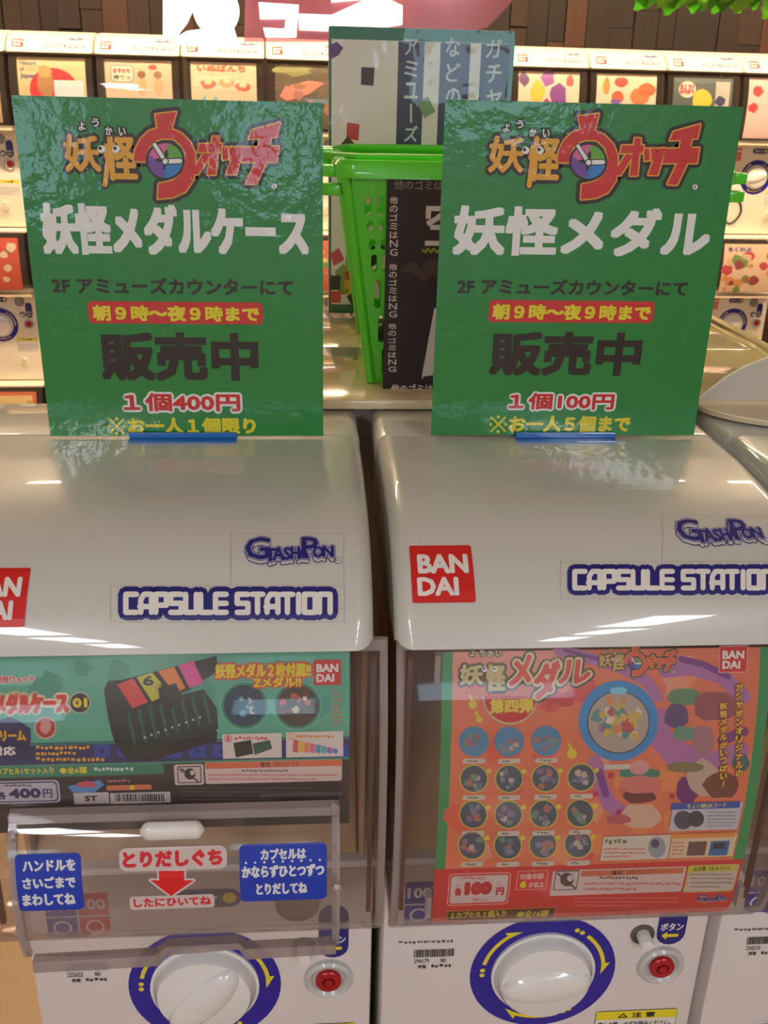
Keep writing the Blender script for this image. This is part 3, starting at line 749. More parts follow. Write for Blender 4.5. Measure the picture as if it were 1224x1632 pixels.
    dashes(p, 374, 1171, 442, 1180, C((220, 80, 110)), 8, 1, .7, 5); dashes(p, 472, 1168, 538, 1177, C((230, 150, 60)), 8, 1, .7, 6)
    p.poly([(372, 1183), (400, 1178), (404, 1200), (376, 1206)], K, 8); p.poly([(402, 1184), (430, 1178), (434, 1192), (406, 1202)], C((36, 90, 76)), 8)
    for i, c in enumerate(((214, 90, 90), (224, 190, 80), (230, 140, 80), (222, 110, 150), (80, 150, 180), (90, 180, 170), (150, 110, 190), (100, 140, 200))): p.poly([(468 + i * 9, 1177 + i * 2), (476 + i * 9, 1179 + i * 2), (474 + i * 9, 1199 + i * .2), (466 + i * 9, 1196 + i * .3)], C(c), 8)
    # foot of the card
    p.rect(-8, 1219, 262, 1236, C((48, 128, 104)), 4, r=6)
    p.text('カプセル1セット入り', -6, 1222, 86, 1233, YEL, 5, .03, n=4); p.text('●全6種', 96, 1221, 139, 1232, YEL, 5, .03, n=4); dashes(p, 150, 1220, 256, 1231, C((200, 220, 206)), 5, 1, .7, 8)
    p.rect(278, 1217, 325, 1250, C((214, 196, 190)), 4, r=4); p.rect(283, 1220, 321, 1247, K, 5, r=3); p.rect(284.5, 1221.5, 319.5, 1245.5, C((214, 196, 190)), 6, r=2)
    p.disc(303, 1232, 9, K, 7, n=16); p.disc(307, 1230, 4, C((214, 196, 190)), 8, n=10); p.line([(290, 1224), (316, 1244)], 1.2, K, 9); p.line([(286, 1224), (292, 1230)], 1, K, 9)
    p.rect(327, 1211, 545, 1246, C((224, 200, 192)), 4, r=4); p.rect(328, 1212, 544, 1222, C((224, 110, 70)), 5); p.text('警告（けいこく）', 415, 1213, 475, 1221, C((90, 40, 30)), 6, .02, n=4)
    dashes(p, 385, 1224, 490, 1231, C((120, 90, 90)), 5, 1, .7, 9); dashes(p, 332, 1231, 538, 1244, C((216, 110, 100)), 5, 2, .6, 10)
    dashes(p, 288, 1252, 500, 1276, C((92, 86, 92)), 4, 4, .5, 11); p.rect(415, 1262, 545, 1268, C((92, 86, 92)), 5)
    p.rect(-8, 1243, 96, 1279, C((200, 196, 210)), 4, r=8); p.rect(-8, 1245, 93, 1277, C((50, 50, 80)), 5, r=7); p.rect(-8, 1247, 91, 1275, C((196, 192, 206)), 6, r=6)
    p.text('各', -6, 1260, 11, 1273, C((40, 40, 90)), 7, .05); p.text('400', 14, 1255, 66, 1271, C((40, 40, 90)), 7, .08); p.text('円', 69, 1256, 84, 1270, C((40, 40, 90)), 7, .03); dashes(p, 8, 1248, 70, 1254, C((70, 70, 90)), 7, 1, .8, 12)
    p.poly([(108, 1252), (160, 1242), (166, 1250), (150, 1262), (116, 1262)], C((90, 150, 210)), 4); blob(p, 138, 1249, 16, C((210, 90, 110)), 5, 5, .2, ry=5)
    dashes(p, 172, 1240, 240, 1248, C((190, 120, 110)), 4, 1, .7, 14); p.rect(170, 1250, 242, 1258, C((226, 120, 80)), 4, r=3); p.disc(211, 1254, 4, YEL, 5, n=9)
    p.rect(118, 1262, 174, 1280, C((206, 200, 200)), 4); p.text('ST', 135, 1267, 156, 1276, K, 5, .08)
    p.rect(176, 1262, 272, 1279, C((214, 208, 206)), 4); barcode(p, 184, 1264, 262, 1276, K, 5, 3)
    p.done(cd_, 'printed_lettering')
card1()

# display card of the middle machine ---------------------------------------------
C2P = [(.020, .592), (.013, .570), (.006, .540), (.001, .505), (-.002, .470), (-.002, .430), (.000, .395), (.003, .370), (.007, .3575)]
def card2():
    s = Surf(C2P, m2.location); b = bmesh.new(); ua, ub = .0345, .2715; extrude_prof(b, C2P, ua, ub, .0015)
    cd_ = obj('display_card', b, C((206, 40, 40), 1), m2, smooth=True, label='orange red card with rows of round medals')
    p = Print(s, .0003); vt = lambda x, y: s.uv(x, y)[1]
    vb = vt(940, 1377)
    p.rect(ua, 0, ub, vb, C((52, 146, 84)), 0, uv=True)
    OR = M('card orange', (226, 118, 82), .4, coat=.5, bscale=30, var=.2)
    p.rect(ua + .0075, 0, ub - .008, vb, OR, 1, uv=True); p.rect(ua, vb, ub, s.L, C((212, 50, 50)), 2, uv=True)
    for i in range(26): blob(p, random.uniform(722, 1165), random.uniform(1045, 1370), random.uniform(10, 26), C(random.choice(((226, 96, 74), (232, 140, 84), (222, 84, 80), (228, 150, 120)))), 1.5, i, .35)
    PU, PD = C((176, 112, 168)), C((124, 62, 140))
    for q, r_ in (([(890, 1036), (930, 1046), (985, 1062), (1030, 1085), (1048, 1110)], 9), ([(1060, 1068), (1100, 1064), (1150, 1078), (1185, 1110)], 12), ([(1050, 1180), (1080, 1215), (1130, 1215), (1180, 1195)], 14), ([(948, 1215), (955, 1245), (970, 1280), (1000, 1300)], 12), ([(1050, 1140), (1060, 1180), (1100, 1200)], 12)): p.line(q, r_, PU, 2)
    for q, r_ in (([(1085, 1050), (1120, 1058), (1160, 1078)], 5), ([(955, 1230), (965, 1265)], 6), ([(1150, 1180), (1185, 1165)], 8), ([(900, 1036), (960, 1052)], 3)): p.line(q, r_, PD, 3)
    # plain colour shapes where the card's figures stand
    for x, y, r_, ry, c in ((1090, 1110, 28, 15, (96, 140, 100)), (1140, 1125, 36, 24, (150, 80, 88)), (1078, 1140, 20, 20, (96, 70, 120)), (1092, 1168, 22, 12, (110, 150, 130)), (1120, 1180, 18, 26, (170, 120, 130)), (1120, 1240, 26, 30, (196, 170, 150)), (1150, 1250, 30, 22, (120, 66, 52)), (1090, 1222, 30, 9, (130, 120, 80)),
                            (1020, 1250, 34, 14, (216, 120, 110)), (1018, 1232, 34, 9, (60, 130, 110)), (1018, 1222, 16, 12, (222, 150, 150)), (1018, 1268, 28, 12, (110, 50, 50)), (1020, 1300, 34, 20, (216, 176, 150)), (985, 1305, 20, 8, (190, 90, 100)), (1095, 1258, 18, 22, (112, 40, 110)), (1180, 1215, 14, 16, (60, 110, 110))):
        blob(p, x, y, r_, C(c), 4, int(x + y), .12, ry=ry)
    for x, y in ((973, 1235), (949, 1264), (986, 1293), (1070, 1268)): p.rect(x - 4, y - 4, x + 4, y + 4, C((190, 40, 90)), 5)
    # title
    DK, BE = C((74, 78, 58)), C((222, 206, 160))
    for t, q in (('妖', (732, 1058, 770, 1092)), ('怪', (774, 1058, 806, 1102))): p.otext(t, *q, C((206, 190, 128)), DK, 6, .05, .10)
    for t, q in (('メ', (810, 1042, 846, 1094)), ('ダ', (848, 1052, 888, 1114)), ('ル', (888, 1050, 940, 1090))):
        e = 7; p.text(t, q[0] - e, q[1] - e, q[2] + e, q[3] + e, DK, 6, .14, n=12, skew=.08); e = 3.5; p.text(t, q[0] - e, q[1] - e, q[2] + e, q[3] + e, BE, 7, .09, n=12, skew=.08); p.text(t, *q, C((220, 70, 64)), 8, .045, skew=.08)
    for ex in (772, 788): p.disc(ex, 1066, 4.5, WHITE, 9, n=10); p.disc(ex - 1, 1065, 2, BLACK, 10, n=8)
    for i, (t, x) in enumerate((('よ', 748), ('う', 763), ('か', 777), ('い', 790))): p.otext(t, x, 1036, x + 9, 1046, BE, DK, 6, .04, .18)
    p.poly([(870, 1100), (886, 1112), (905, 1100), (916, 1108), (912, 1124), (896, 1126), (884, 1118), (872, 1132)], C((206, 66, 70)), 5)
    p.disc(813, 1108, 44, C((196, 196, 150)), 5, ry=46, n=16, a0=0, a1=180); p.disc(813, 1108, 42, C((206, 46, 50)), 6, ry=43, n=16, a0=0, a1=180)
    p.text('第四弾', 780, 1112, 850, 1136, C((226, 206, 70)), 7, .06)
    for x, y, r_ in ((753, 1122, 7), (763, 1146, 5), (911, 1200, 8)): p.disc(x, y, r_, C((226, 206, 60)), 7, n=10); p.line([(x - 1, y - r_), (x - 5, y - r_ - 7)], 2, C((226, 206, 60)), 7)
    sx, sy = 123 / 1060, 48 / 430
    p.base += .0005; watch_logo(p, lambda x, y: (953 + (x - 60) * .1165, 1029 + (y - 50) * .1115), lam=False); p.base -= .0005
    p.rect(1144.5, 1028.5, 1190.5, 1071.5, C((236, 170, 160)), 7, r=3); bandai(p, 1146, 1030, 1189, 1070, lay=8)
    # big medal
    p.disc(985, 1148, 63, C((50, 140, 206)), 5, ry=64, n=36); p.disc(985, 1150, 50, C((60, 74, 80)), 6, ry=50, n=32); p.disc(985, 1150, 48, C((176, 164, 150)), 7, ry=48, n=32)
    p.disc(985, 1100, 14, C((120, 206, 226)), 7, ry=6, n=12)
    for i in range(34):
        a = random.uniform(0, 6.28); r_ = random.uniform(8, 38); blob(p, 985 + r_ * cos(a), 1150 + r_ * sin(a), random.uniform(5, 10), C(random.choice(((206, 176, 80), (190, 90, 90), (90, 150, 140), (220, 206, 190), (160, 120, 150), (220, 140, 90)))), 8, i, .4)
    p.rect(962, 1217, 1004, 1225, C((206, 200, 180)), 6, r=3)
    # small medals
    rr = random.Random(11)
    ringc = C((206, 196, 70))
    for ri, (y, xs_, r_) in enumerate(((1181, (755, 811, 870), 22), (1240, (755, 811, 869, 926), 21), (1297, (754, 810, 866, 924), 21), (1346, (752, 809, 865, 921), 21))):
        for ci, x in enumerate(xs_):
            yy = y - (0, 0, 1, 2)[ci]
            p.disc(x, yy, r_ + 2, C((60, 140, 190)) if ri == 0 else ringc, 5, n=22); p.disc(x, yy, r_, C((80, 140, 176)) if ri == 0 else C((70, 84, 100)), 6, n=22)
            pal = ((130, 140, 160), (96, 120, 140), (190, 176, 160), (176, 110, 90), (110, 146, 120), (140, 110, 140))
            for i in range(9):
                a = rr.uniform(0, 6.28); q = rr.uniform(2, r_ * .7); blob(p, x + q * cos(a), yy + q * sin(a), rr.uniform(3, 6), C(rr.choice(pal)), 7, i + ci * 7 + ri * 31, .35)
            p.rect(x - 18, yy + r_ + 5, x + 18, yy + r_ + 13, C((206, 196, 176)), 6, r=3); dashes(p, x - 10, yy + r_ + 6, x + 10, yy + r_ + 12, C((110, 100, 90)), 7, 1, .8, ci)
            if ri: p.disc(x + r_ + 3, yy - 12, 4, C((226, 206, 60)), 7, n=9)
    # vertical captions
    def vert(t, x, y0, y1, w_, mat, om, l=9):
        n = len(t); h = (y1 - y0) / n
        for i, ch in enumerate(t):
            if ch == 'ー': p.line([(x, y0 + i * h + 1), (x, y0 + (i + 1) * h - 1)], w_ * .09, mat, l + 1)
            elif ch == '！': p.otext(ch, x - 1.5, y0 + i * h + h * .1, x + 1.5, y0 + (i + 1) * h - h * .1, mat, om, l, .05, .12)
            else: p.otext(ch, x - w_ / 2, y0 + i * h + h * .06, x + w_ / 2, y0 + (i + 1) * h - h * .06, mat, om, l, .05, .12)
    vert('ガシャポンオリジナルの', 1177, 1088, 1238, 12, C((232, 186, 60)), C((130, 60, 40)))
    vert('妖怪メダルがいっぱい！', 1152, 1118, 1254, 12, C((232, 186, 60)), C((130, 60, 40)))
    # info boxes
    p.rect(1069, 1277, 1178, 1321, C((196, 196, 206)), 10, r=2); p.rect(1069, 1277, 1178, 1287, C((50, 80, 170)), 11); p.text('ちょい読QRコード', 1094, 1278, 1156, 1286, C((216, 214, 90)), 12, .02, n=4)
    p.disc(1088, 1305, 15, C((78, 76, 92)), 11, n=18); p.disc(1108, 1303, 13, C((66, 66, 80)), 12, n=18); dashes(p, 1126, 1290, 1172, 1317, C((120, 110, 120)), 11, 5, .5, 3)
    p.rect(959, 1330, 1066, 1368, C((216, 204, 186)), 10, r=2); p.rect(1068, 1327, 1170, 1364, C((218, 196, 160)), 10, r=2); p.rect(1068, 1326, 1170, 1333, C((230, 150, 70)), 11)
    dashes(p, 964, 1333, 1026, 1345, C((120, 120, 70)), 11, 1, .8, 4); dashes(p, 962, 1348, 1028, 1366, C((210, 80, 80)), 11, 3, .6, 5)
    p.disc(1046, 1348, 14, C((150, 158, 168)), 11, n=20, ry=17); p.disc(1043, 1342, 7, C((80, 80, 96)), 12, n=14)
    dashes(p, 1070, 1338, 1090, 1362, C((212, 100, 90)), 11, 4, .6, 6); p.rect(1095, 1339, 1124, 1361, C((110, 80, 80)), 11); p.rect(1130, 1338, 1160, 1361, C((40, 110, 170)), 11); p.rect(1136, 1341, 1154, 1350, C((40, 40, 50)), 12)
    # red foot
    p.rect(714, 1390, 812, 1441, C((236, 170, 160)), 4, r=7); p.rect(715.5, 1391.5, 810.5, 1439.5, C((214, 50, 50)), 5, r=6); p.rect(718, 1394, 808, 1437, C((214, 196, 190)), 6, r=5)
    PR = C((196, 40, 52))
    p.text('各', 724, 1413, 736, 1426, PR, 7, .06); p.text('100', 740, 1403, 784, 1425, PR, 7, .10); p.text('円', 790, 1412, 803, 1425, PR, 7, .06)
    dashes(p, 735, 1395, 794, 1402, C((196, 110, 110)), 7, 1, .8, 7); p.text('すぐ', 725, 1407, 735, 1411, PR, 7); p.text('えん', 791, 1406, 802, 1410, PR, 7); p.text('（税込）', 752, 1429, 776, 1435, PR, 7)
    p.rect(823, 1386, 872, 1417, C((236, 140, 130)), 4, r=3); p.rect(824.5, 1387.5, 870.5, 1415.5, C((214, 50, 50)), 5, r=3); p.text('対象年齢', 828, 1390, 867, 1400, C((232, 170, 160)), 6, .05); p.text('6', 828, 1402, 839, 1414, YEL, 6, .12); p.text('才以上', 841, 1404, 867, 1413, C((232, 190, 180)), 6, .05)
    p.rect(879, 1383, 1089, 1423, C((214, 190, 182)), 4, r=4); K = C((60, 44, 44))
    p.rect(883, 1386, 921, 1417, K, 5, r=3); p.rect(884.5, 1387.5, 919.5, 1415.5, C((208, 190, 184)), 6, r=2); p.disc(903, 1400, 11, K, 7, n=16); p.disc(908, 1398, 5, C((208, 190, 184)), 8, n=10); p.line([(888, 1390), (917, 1414)], 1.4, K, 9)
    p.rect(926, 1384, 1088, 1393, C((206, 106, 70)), 5); p.text('警告（けいこく）', 975, 1385, 1040, 1392, K, 6, .02, n=4); dashes(p, 955, 1394, 1060, 1402, C((110, 80, 80)), 5, 1, .7, 8); dashes(p, 930, 1403, 1084, 1420, C((206, 90, 84)), 5, 2, .6, 9)
    p.rect(1093, 1377, 1173, 1420, C((196, 186, 130)), 4, r=4); p.rect(1096, 1388, 1170, 1417, C((206, 190, 176)), 5, r=2); p.rect(1096, 1378, 1170, 1387, C((206, 196, 60)), 5); p.text('△注意（ちゅうい）', 1104, 1379, 1162, 1386, K, 6, .02, n=4); dashes(p, 1099, 1389, 1168, 1415, C((120, 110, 100)), 6, 4, .5, 10)
    dashes(p, 915, 1427, 1080, 1445, C((232, 130, 120)), 4, 3, .5, 11); 
    p.rect(712, 1447, 884, 1464, C((206, 120, 60)), 4); p.rect(713.5, 1448.5, 882.5, 1462.5, C((86, 56, 34)), 5)
    p.text('１カプセル１個入り', 718, 1450, 806, 1461, C((214, 190, 60)), 6, .03, n=4); p.text('●全16種', 824, 1449, 874, 1460, C((214, 190, 60)), 6, .03, n=4)
    q = p.map; gashapon(p, 1110, 1425, 1160, 1437, fine=False)
    p.done(cd_, 'printed_lettering')
    # clips that hold the card
    b = bmesh.new()
    for x in (.031, .2745): add_box(b, x - .002, x + .002, -.004, .004, .372, .392); add_box(b, x - .002, x + .002, .012, .018, .572, .594)
    obj('card_clip', b, RIML, m2)
card2()

# =================================================================== SIGNS
SY = .785
def sign(corn, rx, label, lines, small, price, limit, box1, main, dx):
    a = Surf([(0, .3), (0, 0)], (0, SY, 1.237))
    u = [a.uv(*c) for c in corn]
    x0, x1 = (u[0][0] + u[3][0]) / 2, (u[1][0] + u[2][0]) / 2
    vt, vb = (u[0][1] + u[1][1]) / 2, (u[2][1] + u[3][1]) / 2
    zt, zb = .3 - vt, max(.0015, .3 - vb)
    t = thing('shop_sign', ((x0 + x1) / 2, SY, 1.237 + .0005), label, 'sign', 'green laminated signs on the front machines')
    w2 = (x1 - x0) / 2
    core = obj('board', box(-w2 + .002, w2 - .002, .0006, .0022, zb + .002, zt - .002), M('sign card edge', (196, 170, 140), .6), t)
    s = Surf([(0, zt), (0, zb)], t.location)
    b = bmesh.new(); nx, nz = 12, 14; r_ = random.Random(int(rx * 100)); ph = r_.uniform(0, 6)
    vv = [[b.verts.new((-w2 + 2 * w2 * i / nx, 0, zb + (zt - zb) * j / nz)) for i in range(nx + 1)] for j in range(nz + 1)]
    for j in range(nz):
        for i in range(nx): b.faces.new((vv[j][i], vv[j][i + 1], vv[j + 1][i + 1], vv[j + 1][i]))
    sheet = obj('laminated_sheet', b, SIGNG, t, smooth=True, label='glossy green laminated print')
    p = Print(s, .0002)
    watch_logo(p, dx)
    p.text(main[0], *main[1], LSW, 1, .040, sqr=True)
    p.text(small[0], *small[1], LSB, 1, .035, sqr=True)
    p.rect(*box1[0], LSR, 1, r=7); p.text(box1[1], *box1[2], LSY, 2, .045, sqr=True)
    p.text('販売中', *lines, LSB, 1, .042, sqr=True)
    p.otext(price[0], *price[1], LSR, LSW, 1, .05, .11)
    lx0, ly0, lx1, ly1 = limit[1]; g = ly1 - ly0 - 3
    for q in ([(lx0 + 2, ly0 + 3), (lx0 + g, ly0 + g + 1)], [(lx0 + g, ly0 + 3), (lx0 + 2, ly0 + g + 1)]): p.line(q, 1.4, LSY, 1)
    for ex, ey in ((.5, .0), (.5, 1), (0, .5), (1, .5)): p.disc(lx0 + 1 + g * ex, ly0 + 2 + g * ey, 2.5, LSY, 1, n=10)
    p.text(limit[0][1:], lx0 + g + 6, ly0, lx1, ly1, LSY, 1, .055)
    p.done(sheet, 'lettering')
    return t
cr = lambda x, y: (80 + x / 3.06, 160 + y / 3.06)
s1 = sign([(20, 155), (517, 163), (513, 697), (80, 705)], 1, 'green laminated sign offering medal cases at 400 yen, standing on a white machine',
          (160, 530, 412, 607), ('2F アミューズカウンターにて', (83, 443, 467, 469)), ('１個400円', (197, 626, 383, 656)), ('※お一人１個限り', (173, 665, 408, 692)),
          ((141, 481, 419, 516), '朝９時～夜９時まで', (148, 487, 413, 512)), ('妖怪メダルケース', (66, 326, 492, 408)), cr)
cr2 = lambda x, y: (780 + (cr(x, y)[0] - 100) * (1117 - 780) / (444 - 100) - 3, 181 + (cr(x, y)[1] - 178) * .985)
s2 = sign([(703, 163), (1187, 168), (1105, 692), (692, 697)], 2, 'green laminated sign offering medals at 100 yen, standing on a white machine',
          (781, 529, 1022, 599), ('2F アミューズカウンターにて', (729, 445, 1096, 470)), ('１個100円', (811, 626, 979, 653)), ('※お一人５個まで', (781, 662, 1005, 689)),
          ((779, 479, 1042, 514), '朝９時～夜９時まで', (785, 485, 1037, 510)), ('妖怪メダル', (722, 330, 1133, 409)), cr2)
BCL = M('clip blue plastic', (20, 110, 190), .3, coat=.6)
for (a, b_), t_, lb in (((208, 378), s1, 'blue plastic clip foot under the green sign about medal cases'), ((820, 978), s2, 'blue plastic clip foot under the green sign beside the basket board')):
    ss = Surf([(0, .02), (0, 0)], (0, SY, 1.237)); u0 = ss.uv(a, 705)[0]; u1 = ss.uv(b_, 700)[0]
    bm = bmesh.new(); add_box(bm, u0, u1, -.012, .020, .0, .0016); add_box(bm, u0, u1, -.004, -.0012, .0016, .0065); add_box(bm, u0, u1, .0032, .006, .0016, .010)
    o = obj('sign_clip', bm, BCL, loc=(0, SY, 1.2365), bevel=.0006); tag(o, lb, 'clip', 'blue sign clips')

# =================================================================== COUNTER, TRAY
t = thing('display_counter', (.17, 1.07, FLOOR), 'glossy cream counter behind the front machines, carrying the green basket', 'counter')
SH = M('counter cream gloss', (222, 206, 168), .12, coat=1, bscale=6, var=.06)
CTL, CTR = -.205 - .17, .530 - .17
obj('worktop', box(CTL, CTR, .866 - 1.07, 1.075 - 1.07, 1.2375 - FLOOR, 1.247 - FLOOR), SH, t, bevel=.0015, smooth=True)
obj('worktop', box(CTL, CTR, 1.0765 - 1.07, 1.285 - 1.07, 1.2375 - FLOOR, 1.2465 - FLOOR), SH, t, bevel=.0015, smooth=True)
b = bmesh.new(); tube(b, [(CTR - .006, .87 - 1.07, 1.2495 - FLOOR), (CTR - .006, 1.28 - 1.07, 1.2495 - FLOOR)], .0035); tube(b, [(CTR - .022, .87 - 1.07, 1.2475 - FLOOR), (CTR - .022, 1.28 - 1.07, 1.2475 - FLOOR)], .002)
obj('edge_rail', b, SH, t, smooth=True)
obj('cabinet', box(CTL + .02, CTR - .01, .905 - 1.07, 1.275 - 1.07, 0, 1.2375 - FLOOR), M('counter body white', (210, 200, 184), .5), t)

# white tray with arched back at the right
def tray():
    s = Surf([(0, .3), (0, 0)], (0, .8675, 1.247))
    lu, lv = s.uv(1112, 638); pts = [(1112, 638), (1130, 621), (1155, 602), (1185, 585), (1224, 569)]
    P = [s.uv(*q) for q in pts]; xc = P[-1][0] + .085; L = [(u, .3 - v) for u, v in P]
    top = L + [((L[-1][0] + xc) / 2, L[-1][1] + .013), (xc, L[-1][1] + .018)]
    full = top + [(2 * xc - u, z) for u, z in top[::-1][1:]]
    t = thing('display_tray', (L[0][0], .8675, 1.247), 'white plastic tray with arched back beside the green 100 yen sign', 'tray')
    bm = bmesh.new(); ox = L[0][0]
    TW = M('tray grey white', (206, 200, 188), .25, coat=.5)
    n = len(full)
    fr = [bm.verts.new((u - ox, 0.0, max(.0, z))) for u, z in full]; bk = [bm.verts.new((u - ox, .003, max(.0, z))) for u, z in full]
    bm.faces.new(fr); bm.faces.new(bk[::-1])
    for i in range(n): bm.faces.new((fr[i], bk[i], bk[(i + 1) % n], fr[(i + 1) % n]))
    obj('arched_back', bm, TW, t)
    # base: half oval in front of the back, on the machine decks
    d = Surf([(.2, 0), (-.2, 0)], (0, .866, 1.2385))
    R = xc - ox; bm = bmesh.new(); pts = []
    for k in range(25):
        a = pi * k / 24; pts.append((R - R * cos(a), -.075 * sin(a)))
    lo = [bm.verts.new((x, y, -.0085)) for x, y in pts]; hi = [bm.verts.new((x, y, -.0045)) for x, y in pts]
    bm.faces.new(hi); bm.faces.new(lo[::-1])
    for i in range(25): bm.faces.new((lo[i], lo[(i + 1) % 25], hi[(i + 1) % 25], hi[i]))
    obj('base_plate', bm, M('tray cream', (222, 204, 166), .25, coat=.6), t)
    bm = bmesh.new(); tube(bm, [(x, y, -.004) for x, y in pts], .0012, 6); obj('rim', bm, M('tray rim', (245, 235, 205), .2, coat=1), t, smooth=True)
    bm = bmesh.new(); tube(bm, [(u - ox, .0, max(.001, z)) for u, z in full], .0012, 6); obj('rim', bm, M('tray rim', (245, 235, 205), .2, coat=1), t, smooth=True)
tray()

# =================================================================== BASKET
GRN = M('basket green', (90, 222, 46), .3, coat=.4, bscale=10, spec=.5)
def slotted(wt, wb, h, slots, fn, th=.0022):
    """trapezoid wall (top width wt, bottom wb, height h) with rounded slots; fn maps (s,t,d) to 3-D"""
    cu = bpy.data.curves.new('w', 'CURVE'); cu.dimensions = '2D'; cu.fill_mode = 'BOTH'; cu.extrude = th / 2
    def spl(pts):
        sp = cu.splines.new('POLY'); sp.points.add(len(pts) - 1); sp.use_cyclic_u = True
        for i, (x, y) in enumerate(pts): sp.points[i].co = (x, y, 0, 1)
    spl([(-wb / 2, 0), (wb / 2, 0), (wt / 2, h), (-wt / 2, h)])
    for x, z0, z1, hw in slots:
        pts = [(x + hw * cos(radians(a)), z1 - hw + hw * sin(radians(a))) for a in range(0, 181, 30)] + [(x + hw * cos(radians(a)), z0 + hw + hw * sin(radians(a))) for a in range(180, 361, 30)]
        spl(pts)
    ob = bpy.data.objects.new('w', cu); COL.objects.link(ob); me = bpy.data.meshes.new_from_object(ob.evaluated_get(bpy.context.evaluated_depsgraph_get()))
    bm = bmesh.new(); bm.from_mesh(me)
    bpy.data.objects.remove(ob); bpy.data.curves.remove(cu); bpy.data.meshes.remove(me)
    for v in bm.verts: v.co = Vector(fn(v.co.x, v.co.y, v.co.z))
    return bm
def basket():
    t = thing('shopping_basket', (.203, 1.033, 1.2475), 'lime green slotted plastic basket on the counter behind the two signs', 'basket')
    H = .198; WB, WT = .292, .346; DB, DT = .215, .245
    rows = [(.158, .175), (.144, .1535), (.127, .137), (.107, .123), (.073, .101), (.040, .066), (.008, .034)]
    def mk(wb_, wt_, place, n):
        sl = []
        for i in range(n):
            f = (i + .5) / n - .5
            for z0, z1 in rows:
                wd = wb_ + (wt_ - wb_) * (z0 + z1) / 2 / H; sl.append((f * (wd - .022), z0, z1, .0031))
        return sl
    sf = mk(WB, WT, None, 29)
    yf = lambda z: -(DB + (DT - DB) * z / H) / 2
    xf = lambda z: -(WB + (WT - WB) * z / H) / 2
    obj('front_wall', slotted(WT, WB, H, sf, lambda a, z, d: (a, yf(z) + d, z)), GRN, t)
    obj('rear_wall', slotted(WT, WB, H, sf, lambda a, z, d: (a, -yf(z) + d, z)), GRN, t)
    ss = mk(DB, DT, None, 20)
    obj('side_wall', slotted(DT, DB, H, ss, lambda a, z, d: (xf(z) + d, a, z)), GRN, t)
    obj('side_wall', slotted(DT, DB, H, ss, lambda a, z, d: (-xf(z) + d, a, z)), GRN, t)
    obj('bottom', box(-WB / 2, WB / 2, -DB / 2, DB / 2, 0, .004), GRN, t, bevel=.001)
    # corner posts and rim
    b = bmesh.new()
    for sx in (-1, 1):
        for sy in (-1, 1): tube(b, [(sx * WB / 2, sy * DB / 2, .001), (sx * WT / 2, sy * DT / 2, H - .004)], .0048, 10)
    obj('corner_post', b, GRN, t, smooth=True)
    b = bmesh.new(); e = .011
    o = [(-WT / 2 - e, -DT / 2 - e), (WT / 2 + e, -DT / 2 - e), (WT / 2 + e, DT / 2 + e), (-WT / 2 - e, DT / 2 + e)]
    i_ = [(-WT / 2, -DT / 2), (WT / 2, -DT / 2), (WT / 2, DT / 2), (-WT / 2, DT / 2)]
    def rnd(q, r_):
        out = []
        for (x, y) in q:
            for a in (0, 30, 60, 90):
                sx, sy = (1 if x > 0 else -1), (1 if y > 0 else -1); t0 = {(-1, -1): 180, (1, -1): 270, (1, 1): 0, (-1, 1): 90}[(sx, sy)]
                out.append((x - sx * r_ + r_ * cos(radians(t0 + a)), y - sy * r_ + r_ * sin(radians(t0 + a))))
        return out
    lo, li = rnd(o, .02), rnd(i_, .012)
    rings = [[(x, y, H - .008) for x, y in lo], [(x, y, H + .003) for x, y in lo], [(x * .985, y * .98, H + .007) for x, y in lo], [(x, y, H + .007) for x, y in li], [(x, y, H - .004) for x, y in li]]
    V = [[b.verts.new(q) for q in r_] for r_ in rings]
    for a, c in zip(V, V[1:]):
        for k in range(len(a)): b.faces.new((a[k], a[(k + 1) % len(a)], c[(k + 1) % len(a)], c[k]))
    obj('rim', b, GRN, t, smooth=True)
    # two folded handles lying on the rim
    for sy in (-1, 1):
        b = bmesh.new(); y = sy * (DT / 2 - .020)
        pts = [(-WT / 2 - .020, sy * .01, H + .006), (-WT / 2 - .010, sy * .06, H + .007), (-WT / 2 + .012, y, H + .008), (0, y, H + .009), (WT / 2 - .012, y, H + .008), (WT / 2 + .010, sy * .06, H + .007), (WT / 2 + .020, sy * .01, H + .006)]
        tube(b, pts, .0036, 8); obj('handle', b, GRN, t, smooth=True)
    b = bmesh.new()
    for sx in (-1, 1):
        for k in (-.022, .022): add_box(b, sx * (WT / 2 + .016) - .008, sx * (WT / 2 + .016) + .008, k - .007, k + .007, H - .004, H + .012)
        for k in (0, 1): add_box(b, sx * (WT / 2 + .012) - .010, sx * (WT / 2 + .012) + .010, -DT / 2 + .004, -DT / 2 + .02, H - .008 - .016 * k, H + .002 - .016 * k)
    obj('hinge_block', b, GRN, t, bevel=.002, smooth=True)
    return t, yf
bk, byf = basket()
# empty capsule shells in it
cols = [(60, 64, 66), (176, 170, 150), (70, 90, 60), (150, 60, 50), (190, 180, 160), (60, 60, 74), (120, 130, 120)]
for i, (x, y, z, lb) in enumerate(((.085, .99, .029, 'dark grey'), (.14, .99, .029, 'pale beige'), (.195, .99, .029, 'olive green'), (.255, .99, .029, 'dull red'), (.11, 1.05, .029, 'cream'), (.17, 1.05, .029, 'slate blue'), (.12, 1.0, .076, 'sage grey'))):
    bm = bmesh.new(); bmesh.ops.create_uvsphere(bm, u_segments=18, v_segments=12, radius=.024)
    for v in bm.verts:
        if abs(v.co.z) < .002: v.co.x *= 1.04; v.co.y *= 1.04
    o = obj('toy_capsule', bm, M('capsule %d' % i, cols[i], .3, coat=.5), loc=(x, y, 1.2475 + z - .001), smooth=True)
    tag(o, lb + ' toy capsule lying in the green basket', 'capsule', 'capsules in the basket')

